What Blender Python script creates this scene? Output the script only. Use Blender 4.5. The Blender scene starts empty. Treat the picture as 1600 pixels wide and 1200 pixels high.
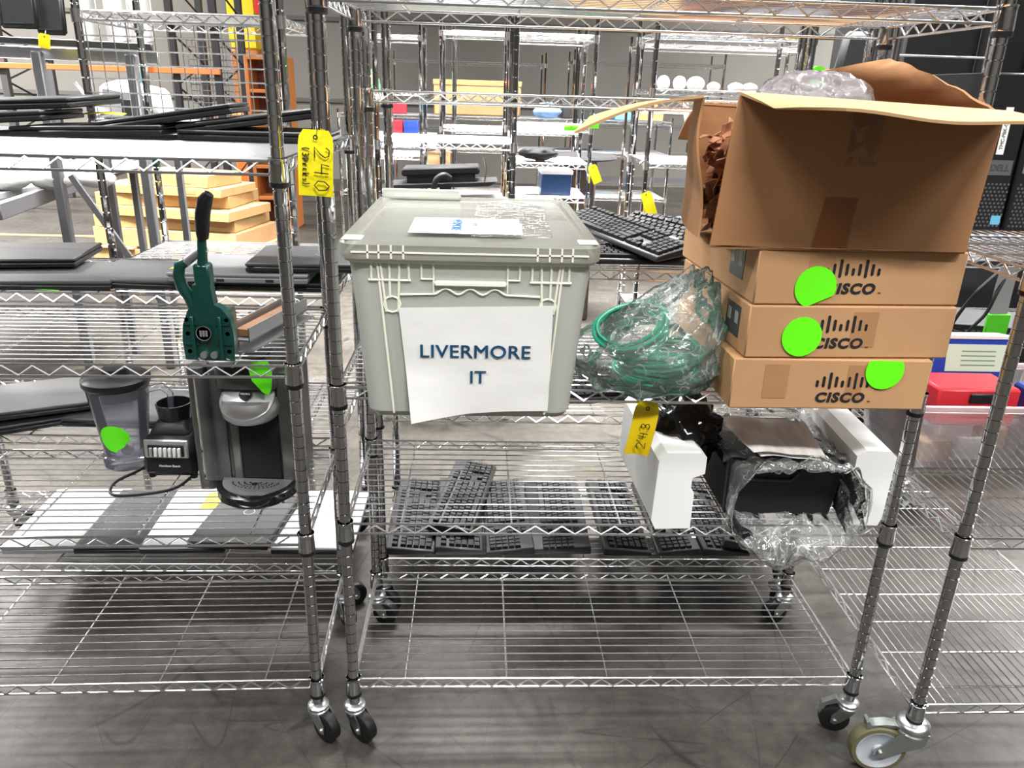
import bpy, math, random
from mathutils import Vector, Matrix, noise
random.seed(7)
PI = math.pi
COL = bpy.context.scene.collection
SC = bpy.context.scene

# ------------------------------------------------------------------ camera
cam_d = bpy.data.cameras.new('camera'); cam = bpy.data.objects.new('camera', cam_d); COL.objects.link(cam)
right = Vector((.99896, -.0383, .0287)); fwd = Vector((.0459, .9350, -.3517))
fwd.normalize(); right = (right - fwd * right.dot(fwd)).normalized(); up = right.cross(fwd)
cam.matrix_world = Matrix(((right.x, up.x, -fwd.x, .274), (right.y, up.y, -fwd.y, -1.447),
                           (right.z, up.z, -fwd.z, 1.436), (0, 0, 0, 1)))
cam_d.sensor_width = 36; cam_d.lens = 36 * 1212 / 1600; cam_d.clip_start = .02
SC.camera = cam
# ------------------------------------------------------------------ world, lamps, exposure
w = bpy.data.worlds.new('world'); SC.world = w; w.use_nodes = True
w.node_tree.nodes['Background'].inputs[0].default_value = (.92, .96, 1, 1)
w.node_tree.nodes['Background'].inputs[1].default_value = .2
def area(name, loc, sx, sy, power, rot=(0, 0, 0), col=(1, .98, .95), spread=180):
    l = bpy.data.lights.new(name, 'AREA'); l.shape = 'RECTANGLE'; l.size = sx; l.size_y = sy
    l.energy = power; l.color = col; l.spread = math.radians(spread)
    o = bpy.data.objects.new(name, l); o.location = loc; o.rotation_euler = rot; COL.objects.link(o)
LAMPS = [(-3, -2.2), (1.6, -3.9), (5, -2.2), (-3.4, 1.6), (.6, 1.8), (4.6, 1.6), (-8, 5), (8.5, 5), (-7.5, 8.5), (8, 8.5), (-3.2, 3.2), (4.0, 3.2), (.5, 3.3)]  # trailing narrow-spread entries are added fill, brightening the floor behind the shelving
for i, (x, y) in enumerate(LAMPS):
    area('ceiling_and_fill_light', (x, y, 5.75), 2.4, .5, ((420 if y < -3 else 220) if y < 0 else 190) if y < 3 else (640 if y < 5 and abs(x) < 5 else 1500), spread=180 if y < 3 else (75 if abs(x) < 5 else 150))
SC.view_settings.view_transform = 'Standard'; SC.view_settings.look = 'None'
SC.view_settings.gamma = 1; SC.view_settings.use_curve_mapping = False
SC.view_settings.exposure = .35

# ------------------------------------------------------------------ mesh builder
def nrm(v):
    v = Vector(v); return v.normalized() if v.length > 1e-9 else Vector((0, 0, 1))
class MB:
    def __init__(s, M=None): s.v = []; s.f = []; s.M = M or Matrix()
    def add(s, vs, fs):
        n = len(s.v); s.v += [tuple(s.M @ Vector(p)) for p in vs]; s.f += [tuple(i + n for i in f) for f in fs]; return s
    def box(s, x0, x1, y0, y1, z0, z1, b=0):
        if b <= 0:
            vs = [(x, y, z) for x in (x0, x1) for y in (y0, y1) for z in (z0, z1)]
            return s.add(vs, [(0, 1, 3, 2), (4, 6, 7, 5), (0, 4, 5, 1), (2, 3, 7, 6), (0, 2, 6, 4), (1, 5, 7, 3)])
        return s.hull6([(x0, y0, z0), (x1, y0, z0), (x1, y1, z0), (x0, y1, z0), (x0, y0, z1), (x1, y0, z1), (x1, y1, z1), (x0, y1, z1)], b)
    def hull6(s, c, b=0):
        """eight corners (bottom ring, top ring); optional chamfer"""
        c = [Vector(p) for p in c]
        if b <= 0:
            return s.add(c, [(0, 3, 2, 1), (4, 5, 6, 7), (0, 1, 5, 4), (1, 2, 6, 5), (2, 3, 7, 6), (3, 0, 4, 7)])
        nb = {0: (1, 3, 4), 1: (0, 2, 5), 2: (1, 3, 6), 3: (0, 2, 7), 4: (5, 7, 0), 5: (4, 6, 1), 6: (5, 7, 2), 7: (4, 6, 3)}
        # vertex id (corner, n): point lies on the face not containing the edge to n
        vs = []; idx = {}
        for i in range(8):
            d = [nrm(c[j] - c[i]) * b for j in nb[i]]
            for k in range(3):
                p = c[i] + sum((d[m] for m in range(3) if m != k), Vector())
                idx[(i, nb[i][k])] = len(vs); vs.append(p)
        faces = [(0, 3, 2, 1), (4, 5, 6, 7), (0, 1, 5, 4), (1, 2, 6, 5), (2, 3, 7, 6), (3, 0, 4, 7)]
        fs = []
        for f in faces:
            fs.append(tuple(idx[(i, [j for j in nb[i] if j not in f][0])] for i in f))
        done = set()
        for f in faces:
            for a in range(4):
                i, j = f[a], f[(a + 1) % 4]
                if (j, i) in done or (i, j) in done: continue
                done.add((i, j))
                g = [q for q in faces if i in q and j in q and q != f][0]
                oi = lambda q, v: idx[(v, [t for t in nb[v] if t not in q][0])]
                fs.append((oi(f, j), oi(f, i), oi(g, i), oi(g, j)))
        for i in range(8):
            t = [idx[(i, j)] for j in nb[i]]
            a, b2, c2 = (vs[q] for q in t)
            ctr = sum(c, Vector()) / 8
            if (b2 - a).cross(c2 - a).dot(a - ctr) < 0: t = t[::-1]
            fs.append(tuple(t))
        return s.add(vs, fs)
    def tube(s, pts, r, n=6, closed=False, cap=True):
        pts = [Vector(p) for p in pts]; m = len(pts)
        rs = r if isinstance(r, (list, tuple)) else [r] * m
        t0 = nrm(pts[1] - pts[0]); ref = Vector((0, 0, 1)) if abs(t0.z) < .9 else Vector((1, 0, 0))
        u = nrm(t0.cross(ref)); vs = []
        for i in range(m):
            if closed: t = nrm(pts[(i + 1) % m] - pts[i - 1])
            else: t = nrm(pts[min(i + 1, m - 1)] - pts[max(i - 1, 0)])
            u = nrm(u - t * u.dot(t)); w2 = t.cross(u)
            for k in range(n):
                a = 2 * PI * k / n; vs.append(pts[i] + (u * math.cos(a) + w2 * math.sin(a)) * rs[i])
        fs = []
        for i in range(m if closed else m - 1):
            j = (i + 1) % m
            for k in range(n):
                k2 = (k + 1) % n; fs.append((i * n + k, i * n + k2, j * n + k2, j * n + k))
        if cap and not closed:
            fs.append(tuple(range(n))[::-1]); fs.append(tuple((m - 1) * n + k for k in range(n)))
        return s.add(vs, fs)
    def lathe(s, prof, c=(0, 0, 0), n=20, axis='z', arc=(0, 2 * PI)):
        vs = []; full = abs(arc[1] - arc[0] - 2 * PI) < 1e-6; nn = n if full else n + 1
        for (r, h) in prof:
            for k in range(nn):
                a = arc[0] + (arc[1] - arc[0]) * k / n; x, y = r * math.cos(a), r * math.sin(a)
                p = (x, y, h) if axis == 'z' else ((x, -h, y) if axis == 'y' else (h, x, y))
                vs.append((p[0] + c[0], p[1] + c[1], p[2] + c[2]))
        fs = []
        for i in range(len(prof) - 1):
            for k in range(n):
                k2 = (k + 1) % nn; fs.append((i * nn + k, i * nn + k2, (i + 1) * nn + k2, (i + 1) * nn + k))
        if full and prof[0] != prof[-1]:
            if prof[0][0] > 1e-6: fs.append(tuple(range(nn))[::-1])
            if prof[-1][0] > 1e-6: fs.append(tuple((len(prof) - 1) * nn + k for k in range(nn)))
        return s.add(vs, fs)
    def prism(s, poly, a, b, plane='xz'):
        """poly (u,v) extruded along the third axis from a to b"""
        def P(u, v, t): return {'xz': (u, t, v), 'xy': (u, v, t), 'yz': (t, u, v)}[plane]
        n = len(poly); vs = [P(u, v, a) for u, v in poly] + [P(u, v, b) for u, v in poly]
        fs = [tuple(range(n)), tuple(range(2 * n - 1, n - 1, -1))]
        fs += [(i, i + n, (i + 1) % n + n, (i + 1) % n) for i in range(n)]
        return s.add(vs, fs)
    def sheet(s, fn, nu, nv, th=0):
        """fn(u,v)->point for u,v in 0..1, optionally given thickness"""
        P = [[Vector(fn(i / nu, j / nv)) for j in range(nv + 1)] for i in range(nu + 1)]
        vs = [p for row in P for p in row]; W = nv + 1
        fs = [(i * W + j, (i + 1) * W + j, (i + 1) * W + j + 1, i * W + j + 1) for i in range(nu) for j in range(nv)]
        if th:
            N = len(vs); off = []
            for i in range(nu + 1):
                for j in range(nv + 1):
                    du = P[min(i + 1, nu)][j] - P[max(i - 1, 0)][j]; dv = P[i][min(j + 1, nv)] - P[i][max(j - 1, 0)]
                    off.append(P[i][j] - nrm(du.cross(dv)) * th)
            vs = vs + off; fs += [tuple(a + N for a in f[::-1]) for f in fs]
            for i in range(nu):
                a, b = i * W, (i + 1) * W; fs.append((a, a + N, b + N, b)); a += nv; b += nv; fs.append((a, b, b + N, a + N))
            for j in range(nv):
                a, b = j, j + 1; fs.append((a, b, b + N, a + N)); a += nu * W; b += nu * W; fs.append((a, a + N, b + N, b))
        return s.add(vs, fs)
    def build(s, name, mat, parent=None, smooth=40, **tags):
        me = bpy.data.meshes.new(name); me.from_pydata(s.v, [], s.f); me.validate()
        if smooth:
            me.polygons.foreach_set('use_smooth', [True] * len(me.polygons)); me.set_sharp_from_angle(angle=math.radians(smooth))
        me.materials.append(mat)
        o = bpy.data.objects.new(name, me); COL.objects.link(o)
        if parent: o.parent = parent
        for k, v in tags.items(): o[k] = v
        return o
def root(name, label, cat, loc=(0, 0, 0), rz=0, group=None, rot=None):
    o = bpy.data.objects.new(name, None); COL.objects.link(o); o.empty_display_size = .05
    o.location = loc; o.rotation_euler = rot or (0, 0, rz); o['label'] = label; o['category'] = cat
    if group: o['group'] = group
    return o
def tag(o, label, cat, group=None, kind=None):
    o['label'] = label; o['category'] = cat
    if group: o['group'] = group
    if kind: o['kind'] = kind
    return o
KIDS = {}
def copy_tree(o, parent=None):
    c = o.copy(); COL.objects.link(c)
    if parent: c.parent = parent
    for ch in [q for q in bpy.data.objects if q.parent == o]: copy_tree(ch, c)
    return c
def text_mb(txt, size, ex=.0004, bold=0, fat=0, shear=0, align='CENTER', spacing=1):
    cu = bpy.data.curves.new('t', 'FONT'); cu.body = txt; cu.size = size; cu.extrude = ex; cu.offset = bold
    cu.shear = shear; cu.align_x = align; cu.align_y = 'CENTER'; cu.space_character = spacing; cu.resolution_u = 3
    o = bpy.data.objects.new('t', cu); COL.objects.link(o)
    bpy.context.view_layer.update()
    me = bpy.data.meshes.new_from_object(o.evaluated_get(bpy.context.evaluated_depsgraph_get()))
    vs = [tuple(v.co) for v in me.vertices]; fs = [tuple(p.vertices) for p in me.polygons]
    bpy.data.objects.remove(o); bpy.data.curves.remove(cu); bpy.data.meshes.remove(me)
    return vs, fs
def text(name, txt, size, mat, parent, M, width=None, **k):
    vs, fs = text_mb(txt, size, **k)
    if width:
        xs = [v[0] for v in vs]; sc = width / (max(xs) - min(xs)); cx = (max(xs) + min(xs)) / 2
        vs = [((v[0] - cx) * sc, v[1], v[2]) for v in vs]
    m = MB(M); e = k.get('fat', 0)
    for dx in ((-e, 0, e) if e else (0,)): m.add([(v[0] + dx, v[1], v[2]) for v in vs], fs)
    return m.build(name, mat, parent, smooth=0)
def strokes(name, lines, mat, parent, M, r=.0012):
    m = MB(M)
    for l in lines: m.tube([(p[0], p[1], 0) for p in l], r, 5)
    return m.build(name, mat, parent)
def spl(pts, k=6):
    P = [Vector(p) for p in pts]; P = [P[0] * 2 - P[1]] + P + [P[-1] * 2 - P[-2]]; out = []
    for i in range(1, len(P) - 2):
        for j in range(k):
            t = j / k; a, b, c, d = P[i - 1], P[i], P[i + 1], P[i + 2]
            out.append(.5 * ((2 * b) + (c - a) * t + (2 * a - 5 * b + 4 * c - d) * t * t + (3 * b - a - 3 * c + d) * t ** 3))
    return out + [P[-2]]
def T(x, y, z): return Matrix.Translation((x, y, z))
def RX(a): return Matrix.Rotation(math.radians(a), 4, 'X')
def RY(a): return Matrix.Rotation(math.radians(a), 4, 'Y')
def RZ(a): return Matrix.Rotation(math.radians(a), 4, 'Z')

# ------------------------------------------------------------------ materials
def mat(name, col, rough=.5, metal=0, bump=None, var=None, **k):
    m = bpy.data.materials.new(name); m.use_nodes = True; nt = m.node_tree; b = nt.nodes['Principled BSDF']
    b.inputs['Base Color'].default_value = (*col, 1); b.inputs['Roughness'].default_value = rough; b.inputs['Metallic'].default_value = metal
    for q, v in k.items(): b.inputs[q.replace('_', ' ')].default_value = v
    if bump or var:
        tc = nt.nodes.new('ShaderNodeTexCoord')
    if var:   # (scale, second colour, stretch)
        n = nt.nodes.new('ShaderNodeTexNoise'); n.inputs['Scale'].default_value = var[0]; n.inputs['Detail'].default_value = 5
        mp = nt.nodes.new('ShaderNodeMapping'); mp.inputs['Scale'].default_value = var[2] if len(var) > 2 else (1, 1, 1)
        nt.links.new(tc.outputs['Object'], mp.inputs[0]); nt.links.new(mp.outputs[0], n.inputs['Vector'])
        r = nt.nodes.new('ShaderNodeValToRGB'); r.color_ramp.elements[0].position = .35; r.color_ramp.elements[1].position = .65
        r.color_ramp.elements[0].color = (*col, 1); r.color_ramp.elements[1].color = (*var[1], 1)
        nt.links.new(n.outputs[0], r.inputs[0]); nt.links.new(r.outputs[0], b.inputs['Base Color'])
    if bump:
        n = nt.nodes.new('ShaderNodeTexNoise'); n.inputs['Scale'].default_value = bump[0]; n.inputs['Detail'].default_value = 4
        nt.links.new(tc.outputs['Object'], n.inputs['Vector'])
        q = nt.nodes.new('ShaderNodeBump'); q.inputs['Strength'].default_value = bump[1]; q.inputs['Distance'].default_value = bump[2]
        nt.links.new(n.outputs[0], q.inputs['Height']); nt.links.new(q.outputs[0], b.inputs['Normal'])
    return m
def film(name, col, opac=.25, rough=.12, scale=30, bump=.8, crease=.0, refl=1.3):
    """thin clear plastic: see-through, glossy, milky where creased"""
    m = bpy.data.materials.new(name); m.use_nodes = True; nt = m.node_tree; nt.nodes.clear(); N = nt.nodes.new; L = nt.links.new
    out = N('ShaderNodeOutputMaterial'); tr = N('ShaderNodeBsdfTransparent'); gl = N('ShaderNodeBsdfGlossy'); df = N('ShaderNodeBsdfDiffuse'); tl = N('ShaderNodeBsdfTranslucent')
    gl.inputs['Roughness'].default_value = rough; df.inputs[0].default_value = (*col, 1); tl.inputs[0].default_value = (*col, 1)
    tr.inputs[0].default_value = (.97, .98, .98, 1)
    tc = N('ShaderNodeTexCoord'); n = N('ShaderNodeTexNoise'); n.inputs['Scale'].default_value = scale; n.inputs['Detail'].default_value = 3
    n.inputs['Distortion'].default_value = 1.2
    L(tc.outputs['Object'], n.inputs['Vector'])
    bp = N('ShaderNodeBump'); bp.inputs['Strength'].default_value = bump; bp.inputs['Distance'].default_value = .01
    L(n.outputs[0], bp.inputs['Height']); L(bp.outputs[0], gl.inputs['Normal'])
    a = N('ShaderNodeMixShader'); a.inputs[0].default_value = .5; L(df.outputs[0], a.inputs[1]); L(tl.outputs[0], a.inputs[2])
    b = N('ShaderNodeMixShader'); b.inputs[0].default_value = opac; L(tr.outputs[0], b.inputs[1]); L(a.outputs[0], b.inputs[2])
    if crease:
        q = N('ShaderNodeMath'); q.operation = 'SUBTRACT'; q.inputs[1].default_value = .5; L(n.outputs[0], q.inputs[0])
        w_ = N('ShaderNodeMath'); w_.operation = 'ABSOLUTE'; L(q.outputs[0], w_.inputs[0])
        r = N('ShaderNodeMapRange'); r.inputs[1].default_value = 0; r.inputs[2].default_value = .022; r.inputs[3].default_value = min(1, opac + crease); r.inputs[4].default_value = opac; L(w_.outputs[0], r.inputs[0]); L(r.outputs[0], b.inputs[0])
    fr = N('ShaderNodeFresnel'); fr.inputs[0].default_value = refl
    c = N('ShaderNodeMixShader'); L(fr.outputs[0], c.inputs[0]); L(b.outputs[0], c.inputs[1]); L(gl.outputs[0], c.inputs[2])
    L(c.outputs[0], out.inputs[0])
    return m
CHROME = mat('chrome', (.8, .8, .81), .19, 1)
CHROME2 = mat('chrome_posts', (.56, .56, .57), .07, 1)
ZINC = mat('zinc', (.62, .66, .66), .3, 1)
STEEL = mat('steel', (.42, .42, .43), .38, .9, bump=(30, .2, .002))
GREYPAINT = mat('grey_paint', (.1, .1, .105), .5, .2)
DKGREY = mat('dark_grey', (.03, .031, .034), .5, Specular_IOR_Level=.35)
BLACK = mat('black_plastic', (.009, .009, .0105), .42, Specular_IOR_Level=.35)
BLACKG = mat('black_gloss', (.008, .008, .009), .12)
BLACKM = mat('black_matte', (.01, .01, .011), .7, Specular_IOR_Level=.25)
RUBBER = mat('rubber', (.008, .008, .008), .5, Specular_IOR_Level=.3)
KEYC = mat('key_cap', (.009, .0095, .011), .55, Specular_IOR_Level=.22)
LAPG = mat('laptop_grey', (.032, .032, .034), .5, 0, var=(3, (.042, .042, .043)), Specular_IOR_Level=.35)
LAPS = mat('laptop_silver', (.17, .175, .18), .45, .2)
LAPW = mat('laptop_white', (.38, .385, .4), .45)
CARD = mat('cardboard', (.45, .25, .118), .8, bump=(60, .12, .002), var=(4, (.49, .28, .135)))
CARDB = mat('cardboard_brown', (.34, .165, .068), .8, bump=(50, .2, .003), var=(3, (.4, .2, .085)))
CARDI = mat('cardboard_inner', (.44, .27, .125), .85, var=(5, (.48, .3, .145)))
CARDF = mat('cardboard_far', (.4, .23, .11), .85, var=(5, (.35, .2, .09)))
CARDY = mat('cardboard_yellow', (.4, .25, .105), .85, var=(4, (.35, .21, .08)))
TAPE = mat('packing_tape', (.27, .095, .022), .3, var=(20, (.22, .075, .018)))
TAPEL = mat('box_tape', (.39, .205, .095), .45)
TAPEC = film('clear_tape', (.8, .72, .66), .06, .15, 45, 1, .4)
WHITE = mat('white_paper', (.8, .8, .79), .7, bump=(8, .3, .01))
PAPER = mat('printed_paper', (.86, .83, .8), .8, var=(60, (.68, .66, .64), (1, .2, 1)))
FOAM = mat('white_foam', (.84, .85, .84), .55, bump=(200, .1, .001))
BLUEINK = mat('blue_ink', (.028, .13, .28), .6)
INK = mat('black_ink', (.012, .012, .014), .6)
NEON = mat('neon_green', (.13, .93, .004), .55)
NEOND = mat('green_tape', (.06, .42, .01), .5)
YEL = mat('yellow_tag', (.86, .74, .0), .6)
YELW = mat('yellow_tag_warm', (.87, .62, .0), .6)
YELO = mat('orange_tag', (.8, .42, .06), .6)
GREENC = mat('cast_green', (.004, .045, .035), .28, .2, Coat_Weight=.3)
CABLE = mat('green_cable', (.01, .33, .2), .4)
RED = mat('red_plastic', (.62, .02, .035), .4)
BLUE = mat('blue_plastic', (.015, .05, .36), .4)
BLUEL = mat('light_blue', (.12, .42, .62), .5)
LABELW = mat('white_label', (.75, .75, .74), .6)
LABELD = mat('dark_label', (.05, .055, .05), .5)
SILVER = mat('silver_plastic', (.55, .55, .56), .28, .8)
KGREY = mat('machine_grey', (.085, .085, .085), .32, .35)
KGREY2 = mat('machine_panel', (.13, .13, .125), .3, .6)
CLEAR = film('clear_plastic', (.66, .66, .8), .2, .06, 3, .1)
CLEARD = film('smoky_clear_plastic', (.4, .4, .42), .14, .05, 3, .1)
BAG = film('poly_bag', (.86, .88, .87), .1, .1, 16, .9, .38, 1.35)
BAGW = film('milky_bag', (.62, .6, .64), .5, .16, 16, 1.0, .25)
BINP = film('clear_bin', (.75, .7, .72), .24, .1, 4, .2)
BINR = film('bin_rim', (.8, .62, .64), .6, .15, 4, .2)
YELP = mat('yellow_paint', (.7, .46, .0), .55)
ORP = mat('orange_paint', (.4, .13, .025), .6, var=(2, (.36, .115, .022)))
ORB = mat('orange_beam', (.8, .22, .07), .5)
REDB = mat('red_beam', (.55, .07, .04), .5)
ORBR = mat('orange_bright', (.95, .16, .02), .5)
TEAL = mat('teal', (.03, .3, .36), .5)
WOODD = mat('dark_wood', (.035, .02, .015), .5)
SHRED = mat('shredded_card', (.5, .24, .13), .85, var=(25, (.2, .08, .04)))
OLIVE = mat('olive_tyre', (.12, .115, .06), .6)
WGREY = mat('wheel_grey', (.42, .46, .5), .45)
PALEG = mat('pale_green', (.42, .62, .45), .7)
BAGG = mat('green_bag', (.13, .42, .16), .6)

def tote_mat(c=(.84, .86, .80, 1), clear=.26):
    m = bpy.data.materials.new('translucent_tote'); m.use_nodes = True; nt = m.node_tree; nt.nodes.clear(); N = nt.nodes.new; L = nt.links.new
    out = N('ShaderNodeOutputMaterial'); df = N('ShaderNodeBsdfDiffuse'); tl = N('ShaderNodeBsdfTranslucent'); gl = N('ShaderNodeBsdfGlossy'); tr = N('ShaderNodeBsdfTransparent')
    df.inputs[0].default_value = c; tl.inputs[0].default_value = c; gl.inputs['Roughness'].default_value = .25
    tr.inputs[0].default_value = (.95, 1, .95, 1)
    a = N('ShaderNodeMixShader'); a.inputs[0].default_value = .42; L(df.outputs[0], a.inputs[1]); L(tl.outputs[0], a.inputs[2])
    b = N('ShaderNodeMixShader'); b.inputs[0].default_value = clear; L(a.outputs[0], b.inputs[1]); L(tr.outputs[0], b.inputs[2])
    fr = N('ShaderNodeFresnel'); fr.inputs[0].default_value = 1.45
    d = N('ShaderNodeMixShader'); L(fr.outputs[0], d.inputs[0]); L(b.outputs[0], d.inputs[1]); L(gl.outputs[0], d.inputs[2]); L(d.outputs[0], out.inputs[0])
    return m
TOTE = tote_mat(); TOTEL = tote_mat((.44, .44, .39, 1), .3)
TOTER = mat('tote_rib', (.84, .84, .72), .35, Subsurface_Weight=0.0)

def floor_mat():
    m = bpy.data.materials.new('sealed_concrete'); m.use_nodes = True; nt = m.node_tree; N = nt.nodes.new; L = nt.links.new
    b = nt.nodes['Principled BSDF']; tc = N('ShaderNodeTexCoord')
    n1 = N('ShaderNodeTexNoise'); n1.inputs['Scale'].default_value = 1.6; n1.inputs['Detail'].default_value = 8
    L(tc.outputs['Object'], n1.inputs['Vector'])
    r1 = N('ShaderNodeValToRGB'); r1.color_ramp.elements[0].position = .3; r1.color_ramp.elements[1].position = .7
    r1.color_ramp.elements[0].color = (.028, .025, .021, 1); r1.color_ramp.elements[1].color = (.056, .051, .044, 1); L(n1.outputs[0], r1.inputs[0])
    cur = r1.outputs[0]
    nf = N('ShaderNodeTexNoise'); nf.inputs['Scale'].default_value = 22; nf.inputs['Detail'].default_value = 6; nf.inputs['Roughness'].default_value = .7; L(tc.outputs['Object'], nf.inputs['Vector'])
    rf = N('ShaderNodeMapRange'); rf.inputs[1].default_value = .35; rf.inputs[2].default_value = .7; rf.inputs[3].default_value = .6; rf.inputs[4].default_value = 1.25; L(nf.outputs[0], rf.inputs[0])
    vm = N('ShaderNodeVectorMath'); vm.operation = 'SCALE'; L(cur, vm.inputs[0]); L(rf.outputs[0], vm.inputs[3]); cur = vm.outputs[0]
    # tyre scuffs: thin dark curved lines in several directions
    for sc, rot, dist, wd, st in ((1.1, .35, 2.2, .0026, .9), (1.9, 1.45, 3.0, .003, .85), (.9, 2.3, 4.0, .002, .9), (3.1, .9, 2.0, .005, .7), (4.2, 1.9, 5.0, .005, .75), (2.3, 2.8, 2.5, .0035, .8), (5.5, 1.65, 2.5, .007, .7), (2.9, .15, 2.5, .003, .7), (1.4, 1.1, 2.5, .0028, .9), (3.7, 2.5, 2.5, .004, .8)):
        mp = N('ShaderNodeMapping'); mp.inputs['Rotation'].default_value = (0, 0, rot); mp.inputs['Location'].default_value = (rot * 3, sc, 0)
        L(tc.outputs['Object'], mp.inputs[0])
        n = N('ShaderNodeTexNoise'); n.inputs['Scale'].default_value = sc * .45; n.inputs['Detail'].default_value = .8
        mp2 = N('ShaderNodeMapping'); mp2.inputs['Scale'].default_value = (3.2, .45, 1); L(mp.outputs[0], mp2.inputs[0]); L(mp2.outputs[0], n.inputs['Vector'])
        s = N('ShaderNodeMath'); s.operation = 'SUBTRACT'; s.inputs[1].default_value = .5; L(n.outputs[0], s.inputs[0])
        ab = N('ShaderNodeMath'); ab.operation = 'ABSOLUTE'; L(s.outputs[0], ab.inputs[0])
        mr = N('ShaderNodeMapRange'); mr.inputs[1].default_value = 0; mr.inputs[2].default_value = wd; mr.inputs[3].default_value = 1; mr.inputs[4].default_value = 0; L(ab.outputs[0], mr.inputs[0])
        n2 = N('ShaderNodeTexNoise'); n2.inputs['Scale'].default_value = 2.5 + sc; n2.inputs['Detail'].default_value = 2; L(mp.outputs[0], n2.inputs['Vector'])
        mr2 = N('ShaderNodeMapRange'); mr2.inputs[1].default_value = .45; mr2.inputs[2].default_value = .6; L(n2.outputs[0], mr2.inputs[0])
        mu = N('ShaderNodeMath'); mu.operation = 'MULTIPLY'; L(mr.outputs[0], mu.inputs[0]); L(mr2.outputs[0], mu.inputs[1])
        mu2 = N('ShaderNodeMath'); mu2.operation = 'MULTIPLY'; mu2.inputs[1].default_value = st; L(mu.outputs[0], mu2.inputs[0])
        mx = N('ShaderNodeMix'); mx.data_type = 'RGBA'; mx.inputs[7].default_value = (.009, .008, .007, 1)
        L(mu2.outputs[0], mx.inputs[0]); L(cur, mx.inputs[6]); cur = mx.outputs[2]
    L(cur, b.inputs['Base Color']); b.inputs['Roughness'].default_value = .36; b.inputs['Specular IOR Level'].default_value = .3
    n3 = N('ShaderNodeTexNoise'); n3.inputs['Scale'].default_value = 14; L(tc.outputs['Object'], n3.inputs['Vector'])
    mr = N('ShaderNodeMapRange'); mr.inputs[3].default_value = .34; mr.inputs[4].default_value = .5; L(n3.outputs[0], mr.inputs[0]); L(mr.outputs[0], b.inputs['Roughness'])
    return m
def wall_mat():
    m = mat('concrete_wall', (.105, .1, .09), .85, bump=(3, .3, .02), var=(.7, (.13, .125, .112)))
    return m
# ------------------------------------------------------------------ setting
f = MB().box(-14, 14, -7, 12.05, -.1, 0).build('floor', floor_mat()); f['kind'] = 'structure'
WALL = wall_mat()
for nm, q in (('wall_back', (-14, 14, 12, 12.3, 0, 6.2)), ('wall_front', (-14, 14, -7.3, -7, 0, 6.2)), ('wall_left', (-14.3, -14, -7, 12, 0, 6.2)), ('wall_right', (14, 14.3, -7, 12, 0, 6.2))):
    o = MB().box(*q).build(nm, WALL); o['kind'] = 'structure'
m_ = MB()
for z in (1.2, 2.4): m_.box(-14, 14, 11.97, 12.0, z, z + .06)
o = m_.build('trim_1', mat('wall_joint', (.07, .068, .062), .9)); o['kind'] = 'structure'

# ------------------------------------------------------------------ wire shelving
post_cache = {}
def post_mesh_obj(h, parent, lod=0):
    key = (round(h, 3), lod)
    if key in post_cache:
        o = bpy.data.objects.new('post', post_cache[key]); COL.objects.link(o); o.parent = parent; return o
    m = MB()
    if lod == 0:
        prof = [(.001, 0), (.0125, 0)]; z = .0254
        while z < h - .01:
            prof += [(.0127, z - .0016), (.0103, z - .0009), (.0103, z + .0009), (.0127, z + .0016)]; z += .0254
        prof += [(.0127, h - .004), (.0115, h), (.001, h)]
        m.lathe(prof, n=14)
    else:
        prof = [(.0127, 0)]; z = .0508
        while z < h - .01: prof += [(.0127, z - .002), (.0108, z), (.0127, z + .002)]; z += .0508
        prof += [(.0127, h)]
        m.lathe(prof, n=8)
    o = m.build('post', CHROME2, parent, smooth=35); post_cache[key] = o.data; return o
def truss(m, p, q, z, h=.0235, pitch=.057, r=.0029, zr=.0021, n=6, trim=.014):
    p, q = Vector(p), Vector(q); d = nrm(q - p); L = (q - p).length
    a, b = p + d * trim, q - d * trim
    m.tube([a + Vector((0, 0, z)), b + Vector((0, 0, z))], r, n); m.tube([a + Vector((0, 0, z - h)), b + Vector((0, 0, z - h))], r, n)
    k = int((L - .08) / pitch) * 2 + 1; s = (L - k * pitch / 2) / 2; pts = []
    nv = Vector((d.y, -d.x, 0)) * .002
    for i in range(k + 1): pts.append(p + d * (s + i * pitch / 2) + nv + Vector((0, 0, z - (.002 if i % 2 else h - .002))))
    m.tube(pts, zr, max(n - 1, 4))
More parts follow.
